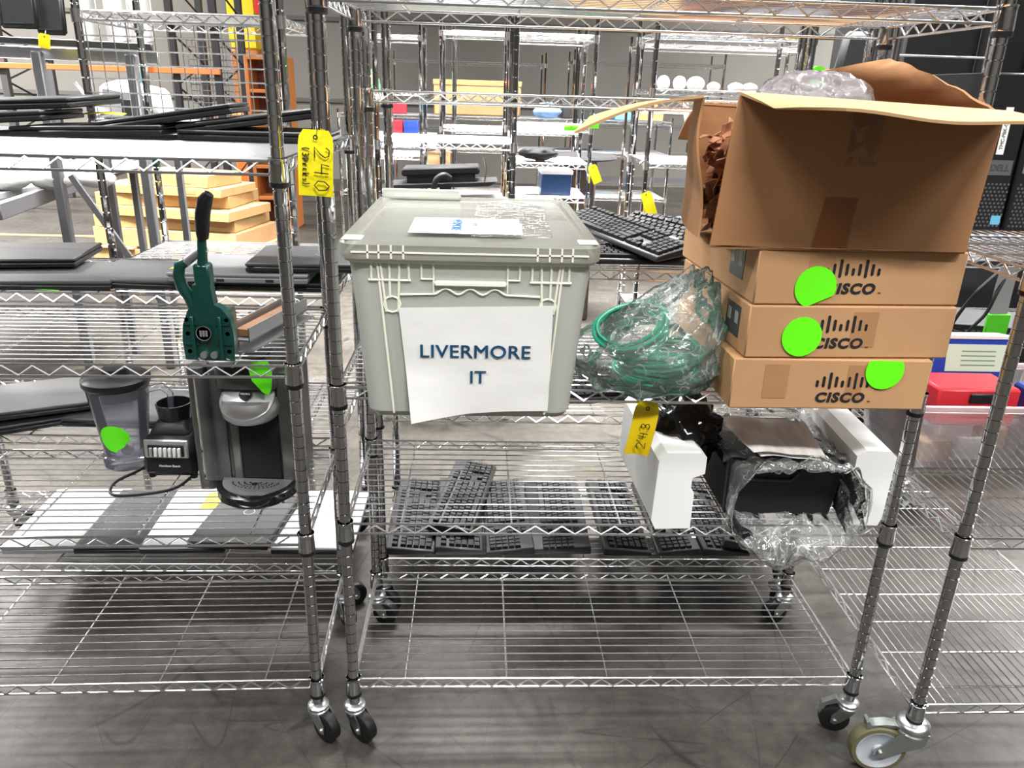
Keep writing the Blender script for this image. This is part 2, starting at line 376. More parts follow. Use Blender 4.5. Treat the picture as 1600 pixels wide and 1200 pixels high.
def shelf(parent, w, d, z, lod=0, braces=None, along='x', sp=.0285, sheet_steel=False):
    m = MB(); n = 6 if lod == 0 else 4; r = .0029 if lod == 0 else .0035
    for a, b in (((0, 0, 0), (w, 0, 0)), ((w, d, 0), (0, d, 0)), ((0, d, 0), (0, 0, 0)), ((w, 0, 0), (w, d, 0))):
        truss(m, a, b, z, n=n, r=r)
    W, D = (w, d) if along == 'x' else (d, w)
    def P(x, y, zz): return (x, y, zz) if along == 'x' else (y, x, zz)
    nb = braces or max(2, round(W / .238))
    k = round(D / sp); step = D / k
    for i in range(1, k):
        m.tube([P(.004, i * step, z + .001), P(W - .004, i * step, z + .001)], .0017 if lod == 0 else .002, 5 if lod == 0 else 4)
    for i in range(nb):
        x = W / nb * (i + .5) if nb > 2 else W * (.25 + .5 * i)
        m.tube([P(x, .002, z - .0035), P(x, D - .002, z - .0035)], .0027, n)
    if lod:
        for (x, y) in ((0, 0), (w, 0), (0, d), (w, d)):
            m.lathe([(.0165, z - .034), (.018, z + .004)], (x, y, 0), 8)
    s = m.build('shelf', CHROME, parent, smooth=60)
    if lod == 0:
        for (x, y) in ((0, 0), (w, 0), (0, d), (w, d)):
            c = MB().lathe([(.0172, -.036), (.0182, -.033), (.0166, .001), (.0178, .005), (.0185, .006), (.0168, .0065), (.0168, -.036)], n=18).build('corner_collar', CHROME2, s)
            c.location = (x, y, z)
            k2 = MB().lathe([(.014, -.046), (.0178, -.044), (.0182, -.036), (.014, -.036)], n=18).build('sleeve', BLACK, s); k2.location = (x, y, z)
    return s
def caster(parent, x, y, ang, zt, lod=0):
    """swivel caster hanging under a post; zt = top of stem"""
    m = MB(T(x, y, 0) @ RZ(ang)); R = .036
    m.lathe([(.012, zt), (.012, .094), (.02, .092), (.0245, .088), (.025, .083), (.022, .08), (.0245, .077), (.024, .071), (.012, .068)], n=18)
    for s in (-1, 1):
        m.prism([(-.018, .078), (.016, .078), (.036, .052), (.036, .03), (.026, .026), (.014, .034), (-.01, .062)], s * .0165, s * .019, 'xz')
    m.tube([(.026, -.022, R), (.026, .022, R)], .005, 8)
    c = m.build('caster', ZINC, parent)
    wm = MB(T(x, y, 0) @ RZ(ang)); wm.lathe([(.006, -.014), (.03, -.0145), (.035, -.011), (R, -.004), (R, .004), (.035, .011), (.03, .0145), (.006, .014)], (.026, 0, R), 28, 'y')
    wm.build('wheel', RUBBER, c)
    return c
def unit(label, x, y, w, d, levels, top, rz=0, lod=0, casters=None, group=None, along='x', bottom=.06, braces=None, sp=.0285):
    u = root('wire_shelving_unit', label, 'shelving', (x, y, 0), math.radians(rz), group)
    for (px, py) in ((0, 0), (w, 0), (0, d), (w, d)):
        o = post_mesh_obj(top - bottom, u, lod); o.location = (px, py, bottom)
    for z in levels: shelf(u, w, d, z, lod, along=along, braces=braces, sp=sp)
    if casters:
        for (px, py), a in zip(((0, 0), (w, 0), (0, d), (w, d)), casters):
            if a is not None: caster(u, px, py, a, bottom + .02, lod)
    return u
K = unit('chrome wire shelving unit carrying the big translucent tote and the stack of cartons', 0, 0, 1.18, .42, [.16, .57, .88, 1.595], 1.69, casters=(-40, 165, -20, 190), bottom=.09, group='chrome wire shelving units')
UL = unit('chrome wire shelving unit holding the green lever press and the pod coffee maker', -1.264, -.028, 1.18, .42, [.158, .541, .923, 1.309], 1.69, rz=1.4, casters=(-30, -40, 10, -60), bottom=.09, group='chrome wire shelving units')
UB = unit('chrome wire shelving unit behind the tote with keyboards lying on its lowest shelf', .01, .485, 1.17, .42, [.165, .622, 1.02, 1.43], 1.69, casters=(-40, 20, -20, 160), bottom=.09, group='chrome wire shelving units')
ULB = unit('chrome wire shelving unit behind the lever press full of closed laptops', -1.27, .485, 1.17, .42, [.145, .545, .935, 1.302], 1.69, casters=(-30, 30, 20, 160), bottom=.09, group='chrome wire shelving units')
# the unit at the right edge, wires running away from the camera, on large casters
UR = unit('chrome wire shelving unit at the right edge with large grey caster wheels', 1.265, -.12, .58, 1.17, [.188, .615, 1.165], 1.75, along='y', braces=10, sp=.0215, bottom=.118, casters=None, group='chrome wire shelving units')
def big_caster(parent, x, y, ang):
    m = MB(T(x, y, 0) @ RZ(ang))
    m.lathe([(.0125, .16), (.0125, .146), (.03, .144), (.036, .138), (.037, .13), (.033, .126), (.036, .122), (.034, .114), (.01, .112)], n=28)
    for s in (-1, 1):
        m.prism([(-.03, .125), (.032, .125), (.05, .1), (.075, .075), (.08, .058), (.07, .048), (.052, .052), (.02, .072), (-.022, .09)], s * .0225, s * .0255, 'xz')
    m.tube([(.066, -.03, .0625), (.066, .03, .0625)], .0075, 10)
    c = m.build('caster', ZINC, parent)
    wm = MB(T(x, y, 0) @ RZ(ang)); wm.lathe([(.008, -.018), (.012, -.018), (.014, -.012), (.04, -.011), (.046, -.0155), (.05, -.016), (.05, .016), (.046, .0155), (.04, .011), (.014, .012), (.012, .018), (.008, .018)], (.066, 0, .0625), 36, 'y')
    wm.build('wheel', WGREY, c, label='pale grey wheel centre')
    tm = MB(T(x, y, 0) @ RZ(ang)); tm.lathe([(.0502, -.016), (.059, -.0155), (.0625, -.009), (.0625, .009), (.059, .0155), (.0502, .016), (.0502, -.016)], (.066, 0, .0625), 36, 'y')
    tm.build('tyre', OLIVE, c, label='olive rubber tyre')
    bm = MB(T(x, y, 0) @ RZ(ang)); bm.prism([(.03, .124), (.075, .128), (.1, .116), (.104, .136), (.098, .138), (.092, .128), (.06, .134), (.03, .132)], -.012, .012, 'xz'); bm.build('brake_pedal', ZINC, c)
for (x, y, a) in ((0, 0, 172), (.58, 0, 20), (0, 1.17, 150), (.58, 1.17, 40)): big_caster(UR, x, y, a)
# brake tab on the centre unit's front right caster
MB(T(1.18, 0, 0) @ RZ(165)).prism([(.02, .085), (.05, .07), (.056, .04), (.062, .042), (.06, .075), (.03, .096)], -.008, .008, 'xz').build('brake_tab', ZINC, K)

# ------------------------------------------------------------------ yellow tags
def tag_obj(label, M, w, h, material, lines=None, curve=.004, lr=.0011):
    t = root('yellow_tag', label, 'tag'); t.matrix_world = M
    def fn(u, v):
        x = (u - .5) * w; z = -v * h
        if v < .12: x *= .72 + .28 * v / .12
        return (x, -curve * math.sin(v * 3.0) - curve * .6 * math.cos(u * 5), z)
    MB().sheet(fn, 6, 10, .0006).build('tag_card', material, t)
    MB(T(0, -curve - .0012, -.012)).lathe([(.0022, 0), (.0042, 0), (.0042, .0008), (.0022, .0008), (.0022, 0)], n=14, axis='y').build('eyelet', BLACKM, t)
    MB().tube([(0, -.002, -.012), (.004, -.006, .004), (.001, .006, .014), (-.003, .012, .004), (0, .001, -.011)], .0007, 5).build('tie_wire', STEEL, t)
    if lines: strokes('handwriting', lines, INK, t, T(0, -curve * 1.6 - .0012, 0) @ Matrix.Rotation(PI / 2, 4, 'X'), lr)
    return t
# digits in a unit box (u right, v up)
DG = {'2': [[(0, .78), (.2, 1), (.6, .98), (.75, .72), (.5, .4), (0, .02), (.8, .05)]],
      '4': [[(.12, 1), (0, .5), (.75, .5)], [(.7, .95), (.66, 0)]], '0': [[(.4, 1), (.08, .7), (.05, .25), (.4, 0), (.75, .3), (.7, .8), (.4, 1)]],
      '3': [[(.05, .9), (.4, 1), (.65, .8), (.5, .58), (.25, .52), (.6, .45), (.7, .2), (.4, 0), (.02, .1)]],
      '(': [[(.3, 1.1), (.08, .6), (.3, -.1)]], ')': [[(.05, 1.1), (.3, .5), (.05, -.1)]],
      'D': [[(.1, 0), (.1, 1), (.6, .8), (.7, .3), (.1, 0)]], 'e': [[(.1, .35), (.6, .4), (.5, .65), (.15, .5), (.2, .05), (.6, .1)]], 'c': [[(.6, .55), (.2, .55), (.15, .1), (.6, .08)]],
      'k': [[(.1, 1), (.1, 0)], [(.55, .6), (.12, .3), (.6, 0)]], 's': [[(.55, .55), (.15, .5), (.5, .25), (.45, .02), (.1, .05)]], ' ': []}
def writing(s, hgt, adv, cw=True, ox=0, oy=0):
    out = []
    for i, ch in enumerate(s):
        for l in DG[ch]:
            pts = []
            for (u, v) in l:
                a = i * adv + u * adv * .8; b = v * hgt
                pts.append((ox + (b if cw else -b), oy + (-a if cw else a)))
            out.append(pts)
    return out
tag_obj('yellow paper tag reading 240 hung on the corner posts', T(-.008, -.03, 1.366) @ RY(3), .06, .112, YEL,
        writing('240', .026, .028, True, -.002, -.028) + writing('(3Decks)', .011, .0085, True, -.022, -.03))
tag_obj('yellow paper tag reading 243 hung from the shelf edge under the bag of cables', T(.62, -.012, .862) @ RY(8), .052, .118, YELW,
        writing('243', .018, .022, False, .012, -.1), curve=.006)

# ------------------------------------------------------------------ translucent tote
def make_tote():
    t = root('storage_tote', 'large translucent storage tote with paper signs standing on the shelf', 'storage box', (.262, .116, .882))
    W0, D0, W1, D1, H = .183, .268, .205, .284, .29
    def ring(a, b, z, r, n=6):
        pts = []
        for cx, cy, a0 in ((a - r, b - r, 0), (-a + r, b - r, 90), (-a + r, -b + r, 180), (a - r, -b + r, 270)):
            for k in range(n + 1):
                q = math.radians(a0 + 90 * k / n); pts.append((cx + r * math.cos(q), cy + r * math.sin(q), z))
        return pts
    def loft(rings, close_bottom=True, close_top=False):
        m = MB(); n = len(rings[0]); vs = [p for r in rings for p in r]
        fs = [(i * n + k, i * n + (k + 1) % n, (i + 1) * n + (k + 1) % n, (i + 1) * n + k) for i in range(len(rings) - 1) for k in range(n)]
        if close_bottom: fs.append(tuple(range(n))[::-1])
        if close_top: fs.append(tuple((len(rings) - 1) * n + k for k in range(n)))
        return m.add(vs, fs)
    th = .003
    rings = [ring(W0 - .01, D0 - .01, 0, .02), ring(W0, D0, .012, .028), ring(W1, D1, H, .03), ring(W1 - th, D1 - th, H, .028), ring(W0 - th, D0 - th, .014, .026), ring(W0 - .012, D0 - .012, .004, .018)]
    loft(rings, True, True).build('tote_body', TOTE, t, smooth=35)
    # rim and lid
    loft([ring(W1 + .002, D1 + .002, H - .006, .03), ring(W1 + .008, D1 + .008, H - .004, .033), ring(W1 + .008, D1 + .008, H + .006, .033), ring(W1, D1, H + .006, .03)], False).build('tote_rim', TOTER, t)
    lid = loft([ring(W1 + .006, D1 + .006, H + .001, .034), ring(W1 + .013, D1 + .013, H + .002, .036), ring(W1 + .014, D1 + .014, H + .026, .038), ring(W1 + .010, D1 + .010, H + .031, .036), ring(W1 - .006, D1 - .006, H + .031, .03), ring(W1 - .012, D1 - .012, H + .025, .028)], True, True)
    lid.build('lid', TOTEL, t, smooth=35)
    # ribs and handle on the front
    def fy(z): return -(D0 + (D1 - D0) * (z - .012) / (H - .012)) - .0015
    r = MB()
    def rib(pts, rr=.0022): r.tube([(x, fy(z), z) for x, z in pts], rr, 6)
    for s in (-1, 1):
        rib([(s * .155, .29), (s * .135, .01)]); rib([(s * .118, .288), (s * .122, .2)]); rib([(s * .15, .288), (s * .142, .2)])
        rib([(s * .1, .255), (s * .17, .255)]); rib([(s * .135, .288), (s * .135, .225)]); rib([(s * .165, .285), (s * .165, .255)]); rib([(s * .103, .285), (s * .103, .255)])
        rib([(s * .132 + .014 * math.cos(a), .213 + .014 * math.sin(a)) for a in [i * PI / 6 for i in range(13)]], .0018)
        rib([(s * .062, .288), (s * .062, .258), (s * .082, .258), (s * .082, .288)])
    rib([(-.062, .288), (-.062, .232), (-.118, .23)]); rib([(.062, .288), (.062, .232), (.118, .23)])
    rib([(-.062 + .124 * i / 24, .232 + .01 * math.sin(PI * (i / 24 * 3 - .0)) ** 2) for i in range(25)], .0022)
    r.build('rib', TOTER, t)
    MB().box(-.06, .06, fy(.255) - .006, fy(.255) + .002, .247, .256, .002).build('grip', TOTER, t)
    lr = MB()
    for s in (-1, 1):
        for x in (.11, .13, .15, .168): lr.box(s * x - .0015, s * x + .0015, -D1 - .0155, -D1 - .012, H + .004, H + .026)
        lr.box(s * (W1 - .01) - .016, s * (W1 - .01) + .016, -D1 - .004, -D1 + .03, H + .0312, H + .0342, .001)
    lr.box(-W1 + .01, W1 - .01, -D1 - .0155, -D1 - .013, H + .013, H + .0155)
    lr.build('lid_rib', TOTER, t)
    # hinge flap sticking up at the rear left
    MB(T(-.12, D1 - .02, H + .03) @ RX(-16)).box(-.09, .09, 0, .055, .0, .022, .003).build('hinge_flap', TOTE, t)
    # clear tape over the lid paper
    MB().sheet(lambda u, v: (.0 + .14 * u + .01 * v, -.24 + .46 * v, H + .0335 + .004 * noise.noise(Vector((u * 4, v * 9, 1)))), 8, 20).build('tape', TAPEC, t, label='glossy clear tape strip on the lid')
    # front sign
    px = lambda u, v: ((-.119 + .263 * u) + (.012 * (1 - v) * (1 - u)), v)
    def fn(u, v):
        x = -.121 + .262 * u + .018 * (1 - v) * (1 - u) ** 2; z = .018 + .198 * v - .022 * (1 - u) ** 2 * (1 - v) - (.008 * (1 - u) * v)
        lift = .02 * max(0, (1 - u) - .55) * max(0, .45 - v) * 4 + .0012 * noise.noise(Vector((u * 4, v * 4, 0)))
        return (x, fy(z) - .0035 - lift - .001, z)
    sgn = MB().sheet(fn, 16, 14, .0005).build('paper_sign', WHITE, t, label='white sheet reading LIVERMORE IT')
    def yat(z): return fy(z) - .0062
    tilt = math.degrees(math.atan((D1 - D0) / (H - .012)))
    text('lettering', 'LIVERMORE', .034, BLUEINK, sgn, T(.01, yat(.13), .13) @ RX(90 + tilt), width=.19, fat=.0006, spacing=1.05)
    text('lettering', 'IT', .034, BLUEINK, sgn, T(.014, yat(.082), .082) @ RX(90 + tilt), fat=.0006, spacing=1.05)
    # paper under tape on the lid
    def pl(u, v):
        x = -.11 + .2 * u; y = -.21 + .17 * v
        return (x, y, H + .0328 + .0015 * noise.noise(Vector((u * 5, v * 5, 2))))
    lp = MB().sheet(pl, 8, 8, .0004).build('paper_sign', WHITE, t, label='white sheet taped on the lid with small blue print')
    for (dx, s_) in ((0, 'LIVERMORE'), (.028, 'IT'),):
        text('lettering', s_, .026, BLUEINK, lp, T(-.028 + dx, -.125, H + .0352) @ RZ(-90), spacing=1.0)
    return t
TT = make_tote()
# something pale green packed inside the tote
g = MB(T(.262, .13, .9))
g.hull6([(-.165, -.24, 0), (.165, -.24, 0), (.165, .24, 0), (-.165, .24, 0), (-.17, -.245, .17), (.17, -.245, .12), (.17, .24, .16), (-.17, .24, .18)], .02)
tag(g.build('cable_pile', PALEG), 'pale green bundle showing dimly through the translucent tote', 'cables')

# ------------------------------------------------------------------ three flat cartons
PWIN = mat('printed_window', (.3, .3, .28), .6)
def carton(label, x, y, z, w, d, h, yaw, logo_u, text_v, bar_v, st, side_label, tapes):
    t = root('carton', label, 'box', (x, y, z), math.radians(yaw))
    MB().box(0, w, 0, d, 0, h, .0025).build('carton_body', CARD, t)
    for (a, b) in tapes:
        MB().box(a * w, b * w, -.0008, .002, h * .22, h * .9).build('tape', TAPEL, t)
    # logo
    m = MB(); hs = [.3, .58, 1, .58, .3, .58, 1, .58, .3]
    for i, q in enumerate(hs):
        cx = logo_u * w + (i - 4) * .0122; c = bar_v * h + .014; hh = .0285 * q
        z0 = bar_v * h if q < 1 else bar_v * h - .004
        m.box(cx - .0026, cx + .0026, -.0012, 0, z0, z0 + hh, .0)
        for zz in (z0, z0 + hh): m.lathe([(.0026, 0), (.0026, .0012)], (cx, 0, zz), 10, 'y')
    m.build('logo_bars', INK, t)
    text('lettering', 'CISCO', .0265, INK, t, T(logo_u * w + .0, -.0008, text_v * h) @ RX(90), width=.096, bold=.0011, shear=.12, spacing=1.12)
    text('lettering', 'TM', .004, INK, t, T(logo_u * w + .057, -.0008, text_v * h - .007) @ RX(90))
    if st:
        (cu, cv, r, cut, a0) = st; pts = []
        for i in range(40):
            a = 2 * PI * i / 40; x_, y_ = r * math.cos(a), r * math.sin(a)
            nx, ny = math.cos(a0), math.sin(a0); dd = x_ * nx + y_ * ny
            if dd > cut * r: x_ -= (dd - cut * r) * nx; y_ -= (dd - cut * r) * ny
            pts.append((cu * w + x_, cv * h + y_))
        MB().prism(pts, -.0032, -.002, 'xz').build('sticker', NEON, t, label='fluorescent green round sticker')
    if side_label:
        a, b, c, e, two = side_label
        lb = MB().box(-.001, .001, a * d, b * d, c * h, e * h).build('side_label', LABELD, t, label='dark printed label')
        for k in range(two): MB().box(-.0016, .0012, (a + .02 + .09 * k) * d, (a + .06 + .09 * k) * d, (c + .25) * h, (e - .12) * h).build('label_window', PWIN, lb)
    return t
carton('bottom carton of the stack, half-round green sticker at its top edge', .755, -.093, .8835, .382, .43, .1, .3, .56, .235, .48,
       (.76, .8, .037, .54, PI / 2), (.25, .32, .3, .75, 0), ((.16, .28), (.58, .66)))
carton('middle carton of the stack, green round sticker covering the logo start', .772, -.092, .985, .397, .43, .1, 2, .445, .285, .56,
       (.262, .42, .038, 1.1, 0), (.1, .27, .25, .85, 2), ((.5, .62),))
carton('top carton of the stack, under the open box, sticker peeling at lower right', .776, -.088, 1.0865, .395, .45, .1, 2.5, .455, .3, .58,
       (.285, .33, .039, .72, -1.15), (.14, .3, .3, .99, 2), ((.24, .36),))

# ------------------------------------------------------------------ open brown box on top
def quad_panel(pts, th, mat_, name, parent, nu=8, nv=8, wob=.002, seed=0, **k):
    a, b, c, d = [Vector(p) for p in pts]   # a-b bottom, d-c top
    def fn(u, v):
        p = (a * (1 - u) + b * u) * (1 - v) + (d * (1 - u) + c * u) * v
        n = nrm((b - a).cross(d - a)); e = 16 * u * (1 - u) * v * (1 - v)
        p = p + n * (wob * noise.noise(p * 9 + Vector((seed, 0, 0))) * 2)
        return p
    return MB().sheet(fn, nu, nv, th).build(name, mat_, parent, **k)
ob = root('open_cardboard_box', 'open brown cardboard box with splayed flaps on top of the flat cartons', 'box')
yf, yb, zb = -.088, .262, 1.19
quad_panel([(.683, yf, zb + .004), (1.15, yf, zb), (1.157, yf, 1.424), (.703, yf, 1.442)], -.004, CARDB, 'front_panel', ob, 12, 8)
quad_panel([(.73, yb, zb), (1.17, yb, zb), (1.175, yb, 1.415), (.735, yb, 1.428)], .004, CARDB, 'back_panel', ob)
quad_panel([(1.15, yf, zb), (1.17, yb, zb), (1.175, yb, 1.415), (1.157, yf, 1.411)], -.004, CARDB, 'side_panel', ob)
quad_panel([(.683, yf, zb), (1.15, yf, zb), (1.17, yb, zb), (.73, yb, zb)], .003, CARDB, 'bottom_panel', ob, 4, 4, 0)
def lw(u, v):   # torn left wall, swung outward at the front
    fx = .665 - .02 * v + .006 * math.sin(v * 7); bx = .735 - .005 * v
    low = 1.205 + .035 * u * u
    x = fx * (1 - u) + bx * u - .022 * math.sin(PI * u) * (1 - .6 * v)
    return (x, yf + .004 + (yb - yf) * u + .012 * math.sin(v * 9) * (1 - u) * .4, low + (1.437 - .008 * u - low) * v)
MB().sheet(lw, 10, 12, .004).build('side_panel', CARDB, ob, label='torn left side bowing outward')
def lf(u, v):
    a = Vector((.645, yf, 1.437)) * (1 - u) + Vector((.73, yb, 1.429)) * u; b = Vector((.435, yf + .02, 1.372)) * (1 - u) + Vector((.5, yb - .05, 1.392)) * u
    p = a * (1 - v) + b * v; p.z += .012 * math.sin(PI * v); return p
MB().sheet(lf, 6, 10, -.0045).build('flap', CARDI, ob, label='left flap folded out to the left')
def ff(u, v):
    a = Vector((.703, yf, 1.444)) * (1 - u) + Vector((1.17, yf, 1.427)) * u
    b = Vector((.735, yf - .2, 1.423)) * (1 - u) + Vector((1.15, yf - .2, 1.408)) * u
    p = a * (1 - v) + b * v
    p.z += .004 * math.sin(u * 9) * v
    if u < .12: p.y += (.12 - u) * .9 * v
    return p
MB().sheet(ff, 20, 8, .0045).build('flap', CARDI, ob, label='front flap folded toward the viewer')
def bf(u, v):
    a = Vector((.735, yb, 1.428)) * (1 - u) + Vector((1.175, yb, 1.415)) * u
    return a + Vector((0, .17 * v, -.06 * v * v - .02 * v))
MB().sheet(bf, 8, 6, .0045).build('flap', CARDB, ob, label='rear flap folded back')
def rf_(u, v):
    H1, H2, D_, P_ = Vector((1.168, yf + .03, 1.43)), Vector((1.176, yb, 1.42)), Vector((.925, .215, 1.49)), Vector((1.075, .17, 1.516))
    p = (H1 * (1 - u) + H2 * u) * (1 - v) + (P_ * (1 - u) + D_ * u) * v
    p.z += .008 * math.sin(PI * v) * (1 - u) + .002 * math.sin(v * 25)
    return p
MB().sheet(rf_, 10, 14, .0045).build('flap', CARDB, ob, label='right flap leaning up over the contents')
MB().sheet(lambda u, v: (.877 + .058 * u - .012 * (1 - v), yf - .0052, 1.193 + .088 * v), 4, 4).build('tape', TAPE, ob, label='brown packing tape strip')
MB().sheet(lambda u, v: (.9 + .055 * u, yf - .0055 - .002 * noise.noise(Vector((u * 5, v * 6, 0))), 1.335 + .085 * v), 6, 8).build('tape', TAPEC, ob, label='crinkled clear tape')
# filler and bag inside
def crumple(m, c, r, n, seed):
    rnd = random.Random(seed)
    for i in range(n):
        p = Vector(c) + Vector((rnd.uniform(-r[0], r[0]), rnd.uniform(-r[1], r[1]), rnd.uniform(-r[2], r[2])))
        M = T(*p) @ Matrix.Rotation(rnd.uniform(0, 6.3), 4, Vector((rnd.uniform(-1, 1), rnd.uniform(-1, 1), rnd.uniform(-1, 1))).normalized())
        s = rnd.uniform(.014, .03)
        vs = [M @ Vector(q) for q in ((-s, -s * .7, 0), (0, -s, .006), (s, -s * .5, 0), (s * .8, s * .3, -.004), (s * .3, s, 0), (-s * .4, s * .6, .005), (-s, s * .4, 0))]
        vs += [v + (M.to_3x3() @ Vector((0, 0, .002))) for v in vs]
        m.add(vs, [tuple(range(7))[::-1], tuple(range(7, 14))] + [(k, (k + 1) % 7, (k + 1) % 7 + 7, k + 7) for k in range(7)])
m_ = MB(); crumple(m_, (.735, .02, 1.3), (.026, .075, .085), 120, 3); crumple(m_, (.92, .08, 1.29), (.16, .12, .08), 100, 4)
tag(m_.build('cardboard_scraps', SHRED, smooth=0), 'torn perforated cardboard scraps filling the open brown box', 'packing scraps', kind='stuff')
def blob(name, mat_, c, r, seed, amp=.18, sub=4, freq=2.2, label='', cat='bag', parent=None, squash=None):
    bm_ = bpy.data.meshes.new(name); import bmesh
    b = bmesh.new(); bmesh.ops.create_icosphere(b, subdivisions=sub, radius=1)
    for v in b.verts:
        n = v.co.normalized()
        k = 1 + amp * (1 - 2 * abs(noise.noise(n * freq + Vector((seed, seed * .7, 0))))) + amp * .5 * (1 - 2 * abs(noise.noise(n * freq * 2.3 + Vector((0, seed, 3))))) - amp * .8
        q = n * k
        if squash: q = squash(q)
        v.co = Vector((q.x * r[0], q.y * r[1], q.z * r[2]))
    b.to_mesh(bm_); b.free(); bm_.polygons.foreach_set('use_smooth', [True] * len(bm_.polygons)); bm_.materials.append(mat_)
    o = bpy.data.objects.new(name, bm_); COL.objects.link(o); o.location = c
    if label: tag(o, label, cat)
    return o
blob('plastic_bag', BAGW, (.915, .12, 1.425), (.112, .1, .066), 5, .2, label='crumpled milky plastic bag poking out of the open brown box')

# ------------------------------------------------------------------ bag of green cable coils
def coil(label, c, R, nloop, tilt, seed):
    m = MB(); pts = []; rnd = random.Random(seed); offs = [(rnd.uniform(-.012, .012), rnd.uniform(-.006, .006), rnd.uniform(-.006, .006)) for _ in range(nloop + 1)]
    for i in range(nloop * 30):
        a = 2 * PI * i / 30; k = i // 30; t = (i % 30) / 30
        o = [offs[k][q] * (1 - t) + offs[k + 1][q] * t for q in range(3)]
        rr = R * (1 + .05 * noise.noise(Vector((math.cos(a), math.sin(a) + seed, k * .3)))) + o[0]
        pts.append((rr * math.cos(a) + o[1], rr * .85 * math.sin(a) + o[2], (k + t) * .0034 + .003 * math.sin(a * 2 + seed + k * .5)))
    m.tube(pts, .0034, 6)
    o = m.build('cable_coil', CABLE); o.location = c; o.rotation_euler = tuple(math.radians(t) for t in tilt)
    tag(o, label, 'cable'); return o
coil('coil of green network cable lying lowest in the clear bag', (.645, .035, .892), .082, 11, (3, 3, 0), 1)
coil('coil of green network cable on top of the lowest coil in the bag', (.655, .035, .93), .078, 10, (-4, -4, 30), 2)
coil('coil of green network cable leaning at the upper left in the bag', (.585, .02, .985), .064, 13, (22, -22, 10), 3)
def bagsq(q):
    # heavy at the bottom, drawn up to a twisted corner at upper right
    z = q.z
    t = max(0, z); x = q.x * (1 - .62 * t) + .62 * t; y = q.y * (1 - .5 * t)
    if z < -.62: z = -.62 + (z + .62) * .2
    return Vector((x, y, z + .35 * max(0, t - .4)))
blob('plastic_bag', BAG, (.612, .03, .97), (.158, .115, .13), 11, .16, 5, 1.5, 'clear plastic bag holding the green network cable coils', 'bag', squash=bagsq)
blob('plastic_bag', BAG, (.615, .03, .972), (.145, .105, .118), 23, .2, 4, 1.9, 'inner clear plastic bag wrapped round the green cable coils', 'bag', squash=bagsq)

# ------------------------------------------------------------------ black module in white foam ends, on the lower shelf
md = root('printer_module', 'black printer module with a recessed handle lying between white foam end blocks', 'printer part', (.945, .03, .574))
MB().prism([(-.125, .012), (.11, .008), (.118, .06), (.125, .14), (.04, .138), (.03, .112), (-.1, .112), (-.118, .14), (-.128, .14)], 0, .012, 'xz').build('front_cover', BLACK, md)
MB().box(-.122, .118, .012, .3, .006, .11, .004).build('housing', BLACKM, md)
MB().tube([(-.1, -.001, .108), (-.085, -.004, .095), (.012, -.004, .093), (.028, -.001, .108)], .003, 8).build('handle_recess', DKGREY, md)
m_ = MB()
for x in (-.06, -.02, .03, .07, .1): m_.box(x, x + .018, .02, .05, .108, .135, .002)
m_.box(-.11, .11, .05, .28, .108, .122, .003); m_.build('roller_block', DKGREY, md)
def foam(label, x0, x1, side, y0=-.01, yaw=0):
    t = root('foam_block', label, 'packing foam', (x0, y0, .5745), math.radians(yaw)); w_ = x1 - x0
    s = 1 if side > 0 else -1
    inner = w_ if s > 0 else 0
    if s > 0: poly = [(.006, 0), (w_ - .018, 0), (w_ - .018, .085), (w_ - .026, .092), (w_ - .026, .12), (w_, .13), (w_, .168), (w_ - .012, .178), (.016, .178), (0, .16), (-.004, .02)]
    else: poly = [(.008, .0), (w_ - .006, 0), (w_, .02), (w_ + .004, .165), (w_ - .01, .178), (.02, .178), (0, .165), (0, .11), (.012, .1), (.012, .03), (0, .02)]
    MB().prism(poly, 0, .34, 'xz').build('foam_body', FOAM, t, smooth=25)
    return t
foam('white foam end block left of the black module, above the row of keyboards', .652, .752, 1, -.022, 2)
foam('white foam end block right of the black module, beside the shelf post', 1.078, 1.158, -1, .0, -3)
# plastic sleeve opened round the module like a collar
def sleeve_pt(u, v, k=0):
    a = 2 * PI * u; ca, sa = math.cos(a), math.sin(a)
    ix, iz = .122 * max(-1, min(1, ca * 1.35)), .06 * max(-1, min(1, sa * 1.35))
    ox, oz = .152 * ca + .01, .13 * sa
    x = ix * (1 - v) + ox * v; z = iz * (1 - v) + oz * v
    ctr_z = .648 - .022 * v
    y = .03 - .07 * math.sin(PI * min(1, v * .75)) - .02 * v
    n = noise.noise(Vector((ca * 2.2 + k, sa * 2.2, v * 2))); n2 = noise.noise(Vector((ca * 6 + k, sa * 6, v * 3 + 4)))
    return (.945 + x + (n * .014 + n2 * .007) * v, y + .02 * n + .012 * n2, ctr_z + z + n * .014 * v + n2 * .01)
m_ = MB(); m_.sheet(lambda u, v: sleeve_pt(u, v), 120, 16)
m_.sheet(lambda u, v: (lambda p: (p[0], p[1] + .014 * (1 - .3 * v), p[2]))(sleeve_pt(u, v * .9, 5)), 120, 14)
m_.tube([sleeve_pt(i / 90, 1) for i in range(90)], [.0016 + .0016 * abs(noise.noise(Vector((i * .3, 0, 0)))) for i in range(90)], 6, closed=True)
tag(m_.build('plastic_sleeve', BAG, smooth=180), 'crumpled clear plastic sleeve spread round the black module, drooping below the shelf edge', 'plastic wrap')
